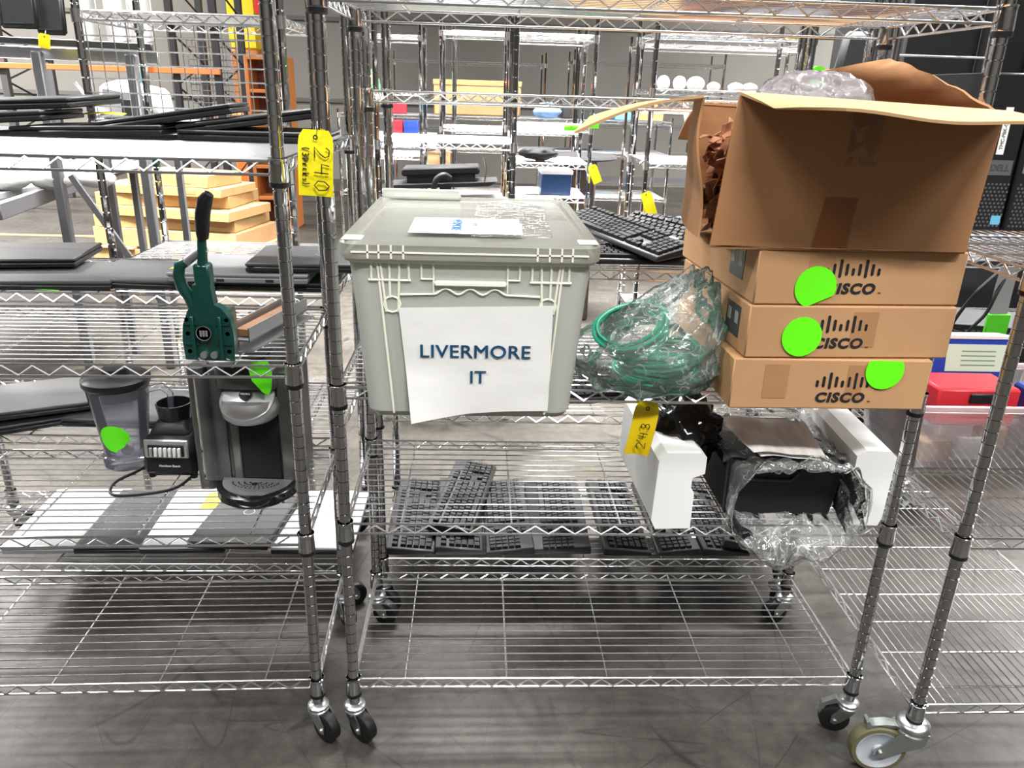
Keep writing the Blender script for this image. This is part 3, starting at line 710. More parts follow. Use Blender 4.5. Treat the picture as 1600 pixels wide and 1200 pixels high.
# top part of the wrap lying over the module
m_ = MB()
m_.sheet(lambda u, v: (.80 + .29 * u + .01 * math.sin(v * 9), .02 + .3 * v, .712 + .03 * math.sin(PI * u) + .02 * noise.noise(Vector((u * 7, v * 5, 3))) + .01 * noise.noise(Vector((u * 17, v * 15, 1)))), 40, 30)
tag(m_.build('plastic_wrap', BAG, smooth=180), 'clear plastic wrap lying over the top of the black module', 'plastic wrap')
def pap(u, v):
    return (.84 + .175 * u + .05 * (v - .4) * (u - .5) - .015 * v, -.014 + .15 * v, .748 + .016 * v + .006 * math.sin(u * 3 + 1) + .004 * noise.noise(Vector((u * 3, v * 3, 0))))
pp = root('paper_leaflet', 'folded printed leaflet lying on the wrapped black module', 'paper')
MB().sheet(pap, 12, 8, .0008).build('leaflet_page', PAPER, pp)
MB().sheet(lambda u, v: (lambda p: (p[0] + .018 - .004 * u, p[1] + .004, p[2] - .006 - .005 * (1 - v)))(pap(u * .86, v)), 10, 8, .0008).build('leaflet_page', WHITE, pp)
blob('bin_bag', BLACKG, (.735, .15, .735), (.085, .1, .085), 31, .3, 4, 3.2, 'crumpled glossy black plastic bag hanging behind the left foam block', 'bag')

# ------------------------------------------------------------------ green cast lever press
def lever_press():
    t = root('lever_press', 'green cast metal lever press with a long black handle grip', 'hand press', (-.25, .035, .925))
    MB().prism([(-.048, 0), (.048, 0), (.05, .05), (.045, .085), (.03, .106), (.018, .112), (.014, .15), (-.02, .15), (-.022, .112), (-.034, .1), (-.046, .07), (-.05, .04)], -.012, .012, 'xz').build('press_body', GREENC, t)
    m = MB()
    for s in (-1, 1):
        m.box(s * .026 - .003, s * .026 + .003, -.02, -.01, .004, .09, .001)
        m.box(s * .03 - .014, s * .03 + .014, -.015, -.01, .032, .036); m.box(s * .03 - .014, s * .03 + .014, -.015, -.01, .072, .076)
    m.box(-.034, .034, -.01, .07, .0, .09, .004); m.build('press_rib', GREENC, t)
    m = MB()
    for s in (-1, 1):
        for z in (.018, .054, .082): m.lathe([(.0045, -.004), (.0045, .0)], (s * .038, -.012, z), 8, 'y')
    for x in (-.01, .01): m.lathe([(.007, 0), (.007, .008)], (x, -.012, .012), 10, 'y')
    m.build('bolt', STEEL, t)
    e = MB().lathe([(.015, 0), (.015, .0015), (.012, .002)], (-.004, -.0205, .058), 20, 'y').build('emblem', DKGREY, t)
    q = MB(T(-.004, -.0235, .058)); q.lathe([(.0135, 0), (.0145, .0005), (.0145, 0)], n=20, axis='y')
    for k in range(3): q.box(-.007 + k * .0055, -.003 + k * .0055, -.001, 0, -.006, .006)
    q.build('emblem_marks', SILVER, e)
    # clevis and lever
    MB().box(-.016, .014, -.01, .02, .145, .19, .004).build('clevis', GREENC, t)
    lev = MB().tube([(0, .0, .17), (.002, .0, .2), (.005, -.002, .235), (.008, -.004, .25)], [.011, .0095, .0085, .0085], 12).build('lever', GREENC, t)
    MB().tube([(.008, -.004, .238), (.009, -.005, .25), (.014, -.008, .285), (.022, -.01, .31), (.031, -.012, .322)], [.0105, .0125, .014, .0135, .009], 14).build('grip', BLACKG, lev)
    MB().tube([(.01, .002, .218), (-.006, .002, .21), (-.022, .002, .198), (-.034, .002, .188)], .0085, 12).build('link_rod', STEEL, t)
    MB().tube([(-.03, 0, .192), (-.042, 0, .185), (-.047, 0, .165), (-.042, 0, .142), (-.03, 0, .122), (-.024, 0, .1), (-.02, 0, .08)], [.009, .011, .0115, .0115, .0115, .011, .01], 12).build('side_handle', GREENC, t)
    m = MB(T(.03, .05, .0) @ RZ(-14))
    m.box(-.02, .035, 0, .26, .02, .024); m.box(-.02, -.017, 0, .26, .02, .05); m.box(.032, .035, 0, .26, .02, .05)
    m.box(-.026, .041, .0, .27, .0, .006); m.build('steel_channel', STEEL, t)
    MB(T(.03, .05, .0) @ RZ(-14)).box(-.006, .022, .02, .24, .026, .04).build('wood_insert', mat('rusty', (.2, .09, .04), .7), t)
    return t
lever_press()

# ------------------------------------------------------------------ pod coffee maker
def coffee_maker():
    t = root('coffee_maker', 'dark grey pod coffee maker with a silver brew head', 'coffee maker', (-.236, .2, .5435), math.radians(-3))
    # column and housing
    def rr(w, y0, y1, r):
        pts = []
        for cx, cy, a0 in ((w - r, y1 - r, 0), (-w + r, y1 - r, 90), (-w + r, y0 + r, 180), (w - r, y0 + r, 270)):
            for k in range(5): q = math.radians(a0 + 90 * k / 4); pts.append((cx + r * math.cos(q), cy + r * math.sin(q)))
        return pts
    MB().prism(rr(.1, .0, .15, .03), 0, .31, 'xy').build('housing', KGREY, t)
    MB().box(-.03, .06, -.004, .004, .03, .21, .002).build('back_panel', BLACKM, t)
    MB().box(.062, .1, -.008, .006, .02, .3, .004).build('side_trim', KGREY2, t)
    MB().box(-.05, -.03, -.008, .006, .02, .235, .003).build('side_trim', KGREY2, t)
    # reservoir at left
    rv = MB().prism(rr(.034, -.02, .17, .02), 0, .26, 'xy').build('water_reservoir', CLEARD, t, label='smoky clear water reservoir'); rv.location = (-.09, 0, .03)
    MB(T(-.118, 0, 0)).prism(rr(.018, -.01, .18, .012), 0, .3, 'xy').build('side_cover', KGREY, t)
    # brew head
    h = MB().lathe([(.052, .19), (.062, .2), (.066, .225), (.06, .24), (.0, .24)], (.005, -.012, 0), 36, arc=(PI, 2 * PI)).build('brew_head', SILVER, t, label='silver brew head rim')
    MB(T(.005, -.03, .243) @ RX(38)).lathe([(.0, -.01), (.06, -.01), (.06, .0), (.05, .006), (0, .008)], n=36).build('head_cap', SILVER, t, label='silver oval cap')
    k = MB(T(.005, -.034, .25) @ RX(38)).lathe([(0, .002), (.014, .002), (.014, .006), (0, .007)], n=20).build('brand_badge', BLACKG, t)
    text('lettering', 'KEURIG', .006, LABELW, k, T(.005, -.0385, .2555) @ RX(38))
    MB().prism(rr(.07, -.03, .17, .028), .262, .335, 'xy').build('top_lid', KGREY, t)
    MB().prism(rr(.05, -.036, .05, .02), .3, .338, 'xy').build('display_panel', BLACKG, t)
    MB().tube([(-.06, -.02, .31), (-.055, -.05, .33), (.0, -.062, .338), (.055, -.05, .33), (.06, -.02, .31)], .008, 10).build('lift_handle', SILVER, t, label='silver lift handle')
    # drip tray
    tr = MB().lathe([(0, 0), (.085, 0), (.092, .006), (.092, .026), (.086, .029), (0, .029)], (.005, -.01, 0), 40, arc=(PI * .98, PI * 2.02)).build('drip_tray', BLACKG, t)
    dp = MB().lathe([(0, .0292), (.08, .0292), (.08, .031), (0, .031)], (.005, -.006, 0), 40, arc=(PI, PI * 2)).build('drip_plate', SILVER, tr, label='silver perforated drip plate')
    m = MB()
    for ring, cnt in ((.012, 8), (.024, 12), (.036, 14), (.048, 16)):
        for i in range(cnt):
            a = PI + PI * (i + .5) / cnt * 1.0
            m.lathe([(.0022, .0311), (.0022, .0316)], (.005 + ring * 1.1 * math.cos(a), -.03 + ring * .62 * math.sin(a) + .005, 0), 6)
    m.lathe([(.007, .0311), (.007, .0317)], (.005, -.034, 0), 12)
    m.build('drain_hole', BLACKM, dp, kind='stuff')
    s = MB(T(.052, -.066, .298) @ RX(8)).prism([(.0, .05), (.02, .048), (.026, .02), (.02, -.02), (.012, -.035), (0, -.028), (-.02, .0), (-.024, .03), (-.012, .045)], 0, .001, 'xz').build('sticker', NEON, t, label='folded green sticker')
    return t
coffee_maker()
# ------------------------------------------------------------------ blender base and jug
def blender_base():
    t = root('blender_motor_unit', 'black blender motor base with a silver button panel', 'blender', (-.455, .24, .552), math.radians(-2))
    b = MB().hull6([(-.065, 0, 0), (.065, 0, 0), (.062, .15, 0), (-.062, .15, 0), (-.06, .012, .1), (.06, .012, .1), (.055, .135, .1), (-.055, .135, .1)], .012)
    b.hull6([(-.05, .02, .095), (.05, .02, .095), (.05, .13, .095), (-.05, .13, .095), (-.034, .035, .13), (.034, .035, .13), (.034, .11, .13), (-.034, .11, .13)], .008)
    b.build('base_body', BLACK, t)
    MB().lathe([(.036, .12), (.042, .165), (.038, .165), (.032, .128), (.0, .128)], (0, .072, 0), 28).build('jar_socket', BLACKG, t)
    p = MB(T(0, .004, .072) @ RX(-5)).box(-.052, .052, -.005, .001, -.022, .024, .003).build('button_panel', SILVER, t, label='silver oval button panel')
    for i in range(7):
        MB(T(-.033 + i * .011, -.003, .068) @ RX(-5)).box(-.0035, .0035, -.008, 0, -.011, .011, .001).build('button', LABELW if i else SILVER, p)
    q = MB(T(0, .0, .07) @ RX(-5)); q.box(-.042, .042, -.0045, -.001, -.014, .014, .001); q.build('button_surround', BLACK, p)
    text('lettering', 'Hamilton Beach', .0078, LABELW, t, T(.004, -.0012, .03) @ RX(84))
    for (x, y) in ((-.05, .02), (.05, .02), (-.048, .13), (.048, .13)): MB().lathe([(.008, -.009), (.01, .004)], (x, y, 0), 10).build('foot', RUBBER, t)
    MB().tube(spl([(-.03, .14, .02), (-.06, .12, .0), (-.09, .04, -.004), (-.12, -.02, -.006), (-.1, -.08, -.006), (-.03, -.075, -.006), (.03, -.04, -.006), (.05, .03, -.004)]), .0036, 7).build('power_cord', RUBBER, t)
    return t
blender_base()
def blender_jar():
    t = root('blender_jug', 'clear plastic blender jug with a black lid and a round green sticker', 'blender jug', (-.588, .33, .546))
    MB().lathe([(.0, .004), (.04, .004), (.05, .012), (.052, .05), (.07, .2), (.074, .215), (.071, .215), (.066, .2), (.048, .052), (.04, .02), (0, .016)], n=40).build('jug_body', CLEAR, t)
    MB().lathe([(0, .178), (.058, .178), (.064, .205), (.073, .208), (.077, .214), (.077, .226), (.068, .232), (.03, .234), (.028, .25), (0, .252)], n=40).build('lid', BLACK, t)
    MB().tube([(.066, .0, .195), (.1, .01, .2), (.118, .012, .18), (.114, .012, .12), (.09, .008, .075), (.056, 0, .06)], [.009, .009, .008, .008, .008, .009], 12).build('handle', CLEAR, t)
    MB().lathe([(.052, 0), (.056, .004), (.056, .03), (.05, .034), (.0, .03)], n=30).build('jar_collar', CLEAR, t)
    MB().lathe([(.0, .02), (.012, .024), (.018, .04), (.004, .052), (0, .06)], n=12).build('blade', STEEL, t)
    pts = []
    def sfn(u, v):
        r = .0595 + .0
        a = 2 * PI * u; rr_ = .036 * v * (1 - (.18 if .78 < u < .95 else 0)); x, z = rr_ * math.cos(a), rr_ * math.sin(a)
        R_ = .052 + (z + .085 - .05) * .12 + .0015
        th = -PI / 2 + .0 + x / R_
        return (R_ * math.cos(th), R_ * math.sin(th), .088 + z)
    MB().sheet(sfn, 32, 5).build('sticker', NEON, t, label='round green sticker')
    return t
blender_jar()

# ------------------------------------------------------------------ keyboards
def make_keyboard(label, L=.44, D=.145, numpad=True, rest=0, kmat=KEYC):
    t = root('keyboard', label, 'keyboard', group='black computer keyboards')
    MB().hull6([(-L / 2, -D / 2 - rest, 0), (L / 2, -D / 2 - rest, 0), (L / 2, D / 2, 0), (-L / 2, D / 2, 0), (-L / 2 + .002, -D / 2 - rest + .004, .013), (L / 2 - .002, -D / 2 - rest + .004, .013), (L / 2 - .002, D / 2 - .002, .026), (-L / 2 + .002, D / 2 - .002, .026)], .003).build('keyboard_case', BLACK, t)
    m = MB(); sl = .013 / D
    def key(x, y, w_, d_):
        z = .014 + (y + D / 2) * sl * .95; h_ = .0075
        a, b, c, e = x + .0009, x + w_ - .0009, y + .0009, y + d_ - .0009; i = .0018
        m.add([(a, c, z), (b, c, z), (b, e, z), (a, e, z), (a + i, c + i, z + h_), (b - i, c + i, z + h_), (b - i, e - i * .6, z + h_ + .0015), (a + i, e - i * .6, z + h_ + .0015)],
              [(4, 5, 6, 7), (0, 1, 5, 4), (1, 2, 6, 5), (2, 3, 7, 6), (3, 0, 4, 7)])
    p = .0185; x0 = -L / 2 + .012; y0 = -D / 2 + .012
    rows = [([1.3, 1.3, 1.3, 6, 1.3, 1.3, 1.25, 1.25]), ([2.2] + [1] * 10 + [2.8]), ([1.7] + [1] * 11 + [2.3]), ([1.5] + [1] * 12 + [1.5]), ([1] * 13 + [2]), ([1, 0, 1, 1, 1, 1, 0, 1, 1, 1, 1, 1, 1, 1, 1, 1])]
    for r, row in enumerate(rows):
        x = x0; sc = 15 / sum(max(k, .33) for k in row)
        for k in row:
            w_ = max(k, .33) * sc * p
            if k: key(x, y0 + r * p + (.006 if r == 5 else 0), w_, p)
            x += w_
    if numpad:
        for r in range(6):
            for c in range(3):
                if r in (2,) or (r == 1 and c != 1): continue
                key(x0 + 15.4 * p + c * p, y0 + r * p + (.006 if r == 5 else 0), p, p)
        for r in range(5):
            for c in range(4): key(x0 + 18.7 * p + c * p, y0 + r * p, p, p)
    m.build('key_caps', kmat, t, smooth=0, kind='stuff')
    return t
kb0 = make_keyboard('black keyboard lying leftmost on the shelf below the tote')
def place_kb(src, label, x, y, z, yaw, pitch=0, roll=0, first=False, sc=1):
    o = src if first else copy_tree(src); o.location = (x, y, z); o.rotation_euler = (math.radians(pitch), math.radians(roll), math.radians(yaw)); o['label'] = label; o.scale = (sc,) * 3; return o
KZ = .1685
place_kb(kb0, 'black keyboard lying leftmost in the row seen below the tote', .09, .715, KZ, 90, first=True)
kb1 = make_keyboard('x')
place_kb(kb1, 'black keyboard second from the left in the row below the tote', .228, .72, KZ, 91, first=True)
place_kb(kb0, 'black keyboard third from the left in the row below the tote', .372, .715, KZ, -88)
kb2 = make_keyboard('y', L=.43, D=.155, rest=.03, kmat=KEYC)
place_kb(kb2, 'black keyboard with a rounded palm rest in the middle of the row', .545, .72, KZ, -91, first=True)
place_kb(kb0, 'black keyboard just right of the one with the palm rest', .727, .715, KZ, 90)
kb3 = make_keyboard('z', D=.13)
place_kb(kb3, 'narrow black keyboard with a white label strip beside the foam block', .878, .715, KZ, -90, first=True)
MB().box(.05, .16, .052, .064, .0262, .0268).build('label_strip', LABELW, kb3)
place_kb(kb0, 'black keyboard seen below the left foam block', 1.02, .715, KZ, 90)
place_kb(kb1, 'black keyboard furthest right in the row, under the drooping plastic', 1.125, .7, KZ + .028, 78)
place_kb(kb0, 'black keyboard crossing on top of the second keyboard', .24, .78, KZ + .035, 80)
# on the upper shelf beside the tote
U = 1.024
place_kb(kb0, 'black keyboard flat on the shelf behind the cable bag, under the tilted ones', .72, .62, U, 0)
place_kb(kb3, 'black keyboard tilted with its number keys toward the tote corner', .67, .70, U + .045, -60, 5, 5)
place_kb(kb1, 'black keyboard lying askew right of the tilted one, beside the open box', .85, .66, U + .04, -42, 12, 5)
place_kb(kb0, 'black keyboard resting behind the other two by the open box', .93, .82, U + .035, -30, 3, 2)
place_kb(kb3, 'black keyboard flat on the middle rear shelf below the cable bag', .55, .62, .626, 8)
place_kb(kb0, 'black keyboard behind the flat one on the middle rear shelf', .66, .78, .626, -12)

# ------------------------------------------------------------------ laptops
def make_laptop(label, top, L=.35, D=.24, h=.026, badge=False):
    t = root('laptop', label, 'laptop')
    MB().box(-L / 2, L / 2, -D / 2, D / 2, .002, h * .6, .003).build('laptop_base', BLACK if top is not LAPS else LAPS, t)
    l = MB().box(-L / 2, L / 2, -D / 2, D / 2, h * .62, h, .003).build('laptop_lid', top, t)
    m = MB(); m.tube([(-L / 2 + .04, D / 2 - .002, h * .6), (-L / 2 + .09, D / 2 - .002, h * .6)], .005, 8); m.tube([(L / 2 - .09, D / 2 - .002, h * .6), (L / 2 - .04, D / 2 - .002, h * .6)], .005, 8); m.build('hinge', DKGREY, t)
    if badge:
        MB(T(0, 0, h)).lathe([(.015, 0), (.018, 0), (.018, .0008), (.015, .0008), (.015, 0)], n=24).build('badge', SILVER, t)
    for x in (-.3, -.15, .2): MB().box(L * x, L * x + .02, -D / 2 - .0006, -D / 2 + .002, h * .2, h * .48).build('port', BLACKM, t)
    return t
lap = {}
def laptop(label, kind, x, y, z, yaw, pitch=0, roll=0, group=None):
    if kind not in lap: o = lap[kind] = make_laptop(label, {'g': LAPG, 's': LAPS, 'k': BLACK, 'w': LAPW, 'b': LAPG}[kind], badge=kind in 'bw')
    else: o = copy_tree(lap[kind])
    o['label'] = label; o.location = (x, y, z); o.rotation_euler = (math.radians(pitch), math.radians(roll), math.radians(yaw))
    if group: o['group'] = group
    return o
Z3 = .9385; g3 = 'laptops on the shelf behind the lever press'
laptop('dark laptop at the left picture edge on the upper rear shelf', 'g', -.83, .605, Z3, 4, group=g3)
laptop('black laptop lying on the dark one at the left picture edge', 'k', -.98, .72, Z3 + .028, 8, group=g3)
laptop('dark grey laptop with the yellow slip on it', 'g', -.565, .635, Z3, -2, group=g3)
laptop('silver laptop behind the lever press handle', 's', -.33, .615, Z3 + .026, 0, group=g3)
laptop('black laptop under the silver one behind the press', 'k', -.27, .64, Z3, -2, group=g3)
laptop('brownish dark laptop right of the press seen between the posts', 'b', -.02 - .12, .63, Z3 + .052, 2, group=g3)
Z4 = 1.3055; g4 = 'black laptops piled on the topmost left shelf'
laptop('black laptop at the far left of the top shelf pile', 'k', -.93, .62, Z4 + .022, 3, 0, -4, g4)
laptop('black laptop with a bulging battery lying on the far left one', 'k', -.86, .68, Z4 + .058, -6, 2, -3, g4)
laptop('black laptop lying flat in the middle of the top shelf pile', 'k', -.65, .62, Z4 + .003, 0, 0, -2, g4)
laptop('black laptop propped up toward the right in the middle of the top shelf pile', 'k', -.5, .64, Z4 + .034, 5, 0, -9, g4)
laptop('black laptop lowest at the right end of the top shelf pile', 'k', -.27, .63, Z4, 2, 0, 0, g4)
laptop('black laptop propped up at the right end of the top shelf pile', 'k', -.29, .66, Z4 + .034, 8, 0, -8, g4)
Z2 = .549; g2 = 'laptops on the middle rear shelf at the left'
laptop('black laptop at the left picture edge on the middle rear shelf', 'k', -.93, .63, Z2, 30, group=g2)
laptop('grey docking laptop stacked on the black one at the left edge', 'g', -.9, .66, Z2 + .03, 24, group=g2)
laptop('grey laptop with a silver edge left of the blender jug', 'g', -.67, .64, Z2, -3, group=g2)
Z1 = .1485; g1 = 'laptops on the lowest rear shelf at the left'
laptop('grey laptop standing lengthwise, leftmost on the lowest rear shelf', 's', -.97, .7, Z1, 92, group=g1)
laptop('black laptop lengthwise, second from the left on the lowest rear shelf', 'k', -.765, .7, Z1, 91, group=g1)
laptop('white laptop with a round badge on the lowest rear shelf', 'w', -.58, .7, Z1 + .002, 92, group=g1)
laptop('dark grey laptop with a round silver badge, below the coffee maker', 'b', -.42, .685, Z1 + .026, 84, -2, group=g1)
laptop('white laptop behind the left posts on the lowest rear shelf', 'w', -.2, .7, Z1, 90, group=g1)
def slip(label, x, y, z, w_, d_, yaw, m):
    o = MB().sheet(lambda u, v: ((u - .5) * w_, (v - .5) * d_, .004 * math.sin(u * 3) + .003 * v), 6, 4, .0006).build('paper_slip', m); o.location = (x, y, z); o.rotation_euler.z = math.radians(yaw); return tag(o, label, 'paper slip')
slip('yellow slip lying on the dark grey laptop behind the lever press', -.5, .66, Z3 + .0275, .1, .05, -15, YELW)
slip('yellow slip lying on the white laptop on the lowest rear shelf', -.55, .79, Z1 + .029, .09, .1, 0, YELW)
slip('small orange slip on the badge laptop below the coffee maker', -.42, .8, Z1 + .055, .07, .04, -20, YELO)
slip('yellow slip on the black laptops at the topmost left shelf', -.7, .72, Z4 + .046, .1, .05, 10, YEL)
slip('green slip at the left picture edge on the upper rear shelf', -.84, .5, Z3 + .002, .14, .03, 0, NEON)

# ------------------------------------------------------------------ right unit contents
def server(label, x, y, z):
    t = root('tower_computer', label, 'computer', (x, y, z)); w_, d_, h_ = .098, .4, .34
    MB().box(0, w_, .012, d_, 0, h_, .002).build('case', BLACKM, t)
    b = MB().box(0, w_, 0, .012, 0, h_, .004).build('front_bezel', BLACK, t)
    m = MB()
    for i in range(9):
        for j in range(12): m.lathe([(.0028, 0), (.0028, .0004)], (.012 + i * .0095 + (.0045 if j % 2 else 0), -.0002, .012 + j * .0085), 6, 'y')
    m.build('vent_grille', GREYPAINT, b, kind='stuff')
    q = MB().box(.03, .09, -.0012, 0, .125, .158).build('brand_plate', GREYPAINT, b)
    text('lettering', 'DELL', .02, LABELD, q, T(.062, -.0014, .141) @ RX(90), bold=.0005)
    l = MB().box(.045, .062, -.0012, 0, .17, .27).build('asset_label', LABELW, b, label='narrow white printed label')
    text('lettering', 'TMC-PBK-CE112', .011, INK, l, T(.0535, -.0014, .22) @ RX(90) @ RZ(90))
    MB().box(.012, .026, -.0012, 0, .13, .15, .0).build('power_button', SILVER, b)
    MB().box(.07, .092, -.0012, 0, .015, .035).build('sticker', BLUEL, b, label='small blue sticker')
    return t
sv = server('black tower computer showing beside the open cardboard box', 1.385, .32, 1.167)
sv2 = copy_tree(sv); sv2.location = (1.49, .32, 1.167); sv2['label'] = 'black tower computer right of the first, cut by the picture edge'
sv3 = copy_tree(sv); sv3.location = (1.595, .33, 1.167); sv3['label'] = 'black tower computer furthest right on the upper right shelf'
# clear bin with red and blue cases
bn = root('clear_bin', 'clear plastic bin with a pinkish rim full of small coloured cases', 'storage box', (1.31, .17, .6185))
m_ = MB()
def binring(a, z, i=0): return [(0 - a + i, -a + i, z), (.42 + a - i, -a + i, z), (.42 + a - i, .28 + a - i, z), (0 - a + i, .28 + a - i, z)]
vs = binring(-.012, 0) + binring(.01, .17) + binring(.01, .17, .003) + binring(-.012, .004, .003)
m_.add(vs, [(3, 2, 1, 0)] + [(i * 4 + k, i * 4 + (k + 1) % 4, (i + 1) * 4 + (k + 1) % 4, (i + 1) * 4 + k) for i in range(3) for k in range(4)] + [(12, 13, 14, 15)])
m_.build('bin_body', BINP, bn, smooth=0)
m_ = MB(); P_ = [(-.018, -.018), (.438, -.018), (.438, .298), (-.018, .298)]
m_.tube([(x, y, .168) for x, y in P_], .009, 8, closed=True); m_.build('bin_rim', BINR, bn)
o = MB(T(1.36, .21, .72)).box(0, .2, 0, .12, 0, .095, .006).build('tool_case', RED); tag(o, 'red plastic case with a black latch in the clear bin', 'case')
MB(T(1.36, .21, .72)).box(.075, .14, -.006, .0, .06, .085, .003).build('latch', BLACK, o)
o = MB(T(1.345, .36, .64) @ RX(-10)).box(0, .3, 0, .06, 0, .25, .006).build('tool_case', BLUE); tag(o, 'blue plastic case with a pale green label standing in the clear bin', 'case')
q_ = MB(T(1.345, .36, .64) @ RX(-10)).box(.13, .29, -.0015, 0, .16, .23).build('case_label', mat('palelabel', (.6, .7, .55), .6), o)
m_ = MB(T(1.345, .36, .64) @ RX(-10))
for i in range(4): m_.box(.17, .26, -.0022, -.001, .175 + i * .012, .178 + i * .012)
m_.build('printed_lines', mat('faint_ink', (.2, .3, .2), .6), q_)
MB(T(1.345, .36, .64) @ RX(-10)).box(0, .3, -.004, .064, .243, .254, .002).build('case_rim', LABELW, o)
o = MB(T(1.6, .2, .73)).box(0, .12, 0, .1, 0, .075, .006).build('tool_case', BLUE); tag(o, 'small blue case at the right end of the clear bin', 'case')
for i, (x, z, c) in enumerate(((1.35, .625, CARDI), (1.44, .625, WHITE), (1.5, .65, CARDI), (1.58, .64, LAPG), (1.63, .66, CARDI), (1.4, .66, LABELW))):
    o = MB(T(x, .2 + .02 * (i % 3), z) @ RZ(6 - 4 * i)).box(0, .075, 0, .12, 0, .055 + .006 * (i % 2), .004).build('small_carton', c)
    tag(o, ('tan packet upright at the left end inside the clear bin', 'white packet low inside the clear bin', 'tan packet in the middle of the clear bin', 'grey packet toward the right inside the clear bin', 'tan packet near the small blue case in the bin', 'pale packet on top of the white one in the bin')[i], 'packet')
# shelving further back on the right: network switch with cords, grey strap
sw = root('network_switch', 'dark network switch with black cords on the shelf behind the clear bin', 'network switch', (1.93, 1.16, .668), math.radians(-14))
MB().box(0, .44, 0, .25, 0, .045, .003).build('switch_case', DKGREY, sw)
fp = MB().box(.002, .438, -.002, .002, .003, .042).build('front_plate', BLACK, sw)
m_ = MB()
for i in range(16): m_.box(.08 + i * .02, .094 + i * .02, -.004, -.001, .012, .026)
m_.build('port_row', GREYPAINT, fp, kind='stuff')
GB = 'background wire shelving units'
unit('chrome wire shelving unit seen through the gap right of the cartons', 1.9, 1.12, 1.0, .45, [.22, .66, .945], 1.3, lod=1, bottom=.02, group=GB)
for i, pts in enumerate(([(2.06, 1.09, .93), (1.98, 1.07, .86), (1.95, 1.08, .8), (1.93, 1.1, .72), (1.96, 1.13, .69), (2.02, 1.15, .68)], [(2.08, 1.09, .93), (2.04, 1.07, .84), (2.02, 1.07, .77), (1.99, 1.09, .7), (2.04, 1.12, .66), (2.1, 1.12, .67)])):
    o = MB().tube(spl(pts), .006, 7).build('power_cord', RUBBER); tag(o, ('black cord looping down left, from the shelf to the network switch', 'black cord hanging inside the other, down to the network switch')[i], 'cord')
o = MB().sheet(lambda u, v: (2.035 + .065 * u, 1.075 + .004 * math.sin(v * 5), .935 - .28 * v), 3, 10, .002).build('grey_strap', mat('strap_grey', (.2, .2, .2), .7)); tag(o, 'grey strap hanging from the shelf above the network switch', 'strap')
o = MB().box(2.03, 2.11, 1.064, 1.08, .7, .77, .003).build('green_tape', NEOND); tag(o, 'green tape wrapped round the grey hanging strap', 'tape')
o = MB(T(1.98, 1.5, .66)).box(0, .12, 0, .12, .0, .14, .003).build('small_carton', CARDF); tag(o, 'small tan carton behind the network switch cords', 'box')
MB(T(1.98, 1.5, .66)).box(.02, .08, -.002, 0, .02, .06).build('sticker', NEON, o)
# black office machines under the top shelf at upper right
dc = root('equipment_rack', 'tall black equipment rack behind the right shelving', 'equipment rack', (1.98, 1.9, 0))
MB().box(0, 1.4, 0, .7, 0, 2.1, .01).build('rack_case', BLACKM, dc)
MB().box(.3, 1.35, -.012, 0, .1, 2.05, .004).build('rack_door', BLACK, dc)
for i in range(4): MB().tube([(.33 + .2 * i, -.02, 1.2), (.33 + .2 * i, -.02, 2.0)], .03, 10).build('door_fold', BLACKM, dc)
bk = root('office_chair_back', 'dark rounded chair back behind the open box flap', 'chair', (1.62, 1.7, 1.44))
MB().hull6([(0, 0, 0), (.24, 0, 0), (.24, .05, 0), (0, .05, 0), (.03, 0, .25), (.21, 0, .25), (.21, .05, .25), (.03, .05, .25)], .02).build('backrest', DKGREY, bk)
MB().box(.1, .14, .02, .04, -1.44, .02).build('stem', BLACKM, bk)
MB().hull6([(-.1, -.1, -.98), (.34, -.1, -.98), (.34, .3, -.98), (-.1, .3, -.98), (-.1, -.1, -.9), (.34, -.1, -.9), (.34, .3, -.9), (-.1, .3, -.9)], .02).build('seat', DKGREY, bk)
# ladder-like side bars of a cart between the posts at upper right
lc = root('side_ladder', 'chrome side rungs between posts under the top shelf at upper right', 'rack side', (1.57, 1.14, 0))
for z in (1.40, 1.46, 1.52, 1.58): MB().tube([(0, 0, z), (.3, 0, z)], .004, 6).build('rung', CHROME, lc)
for x in (0, .3): MB().tube([(x, 0, 0), (x, 0, 1.75)], .0127, 10).build('upright', CHROME2, lc)

# ------------------------------------------------------------------ background, left
FG = unit('chrome wire shelving unit with a wire grid side behind the top shelf laptops', -.93, 1.15, .6, .45, [.3, .86, 1.628], 1.75, lod=1, bottom=.02, group=GB)
m_ = MB()
for i in range(15): m_.tube([(.02 + .04 * i, 0, 1.27), (.02 + .04 * i, 0, 1.6)], .0018, 5)
for i in range(9): m_.tube([(.0, -.003, 1.28 + .04 * i), (.6, -.003, 1.28 + .04 * i)], .0024, 5)
m_.build('grid_panel', CHROME, FG)
SHELLG = mat('shell_grey', (.42, .42, .41), .5)
wb = root('steel_workbench', 'grey slotted steel workbench rack at the left background', 'workbench', (0, 0, 0))
def bar(name, p, q, w_, h_, m, parent):
    p, q = Vector(p), Vector(q); d = nrm(q - p); n = nrm(d.cross(Vector((0, 0, 1)))) if abs(d.z) < .95 else Vector((1, 0, 0)); u_ = n.cross(d)
    c = [p + n * a * w_ / 2 + u_ * b * h_ / 2 for a, b in ((-1, -1), (1, -1), (1, 1), (-1, 1))]; e = [v + (q - p) for v in c]
    return MB().hull6([c[0], c[1], e[1], e[0], c[3], c[2], e[2], e[3]], min(w_, h_) * .12).build(name, m, parent)
bar('beam', (-1.76, 1.96, .9), (-2.1, 4.15, .9), .03, .07, GREYPAINT, wb)
bar('beam', (-2.5, 2.5, 1.55), (-1.25, 2.6, 1.54), .03, .055, STEEL, wb); bar('beam', (-2.5, 2.44, 1.60), (-1.25, 2.54, 1.585), .03, .03, DKGREY, wb)
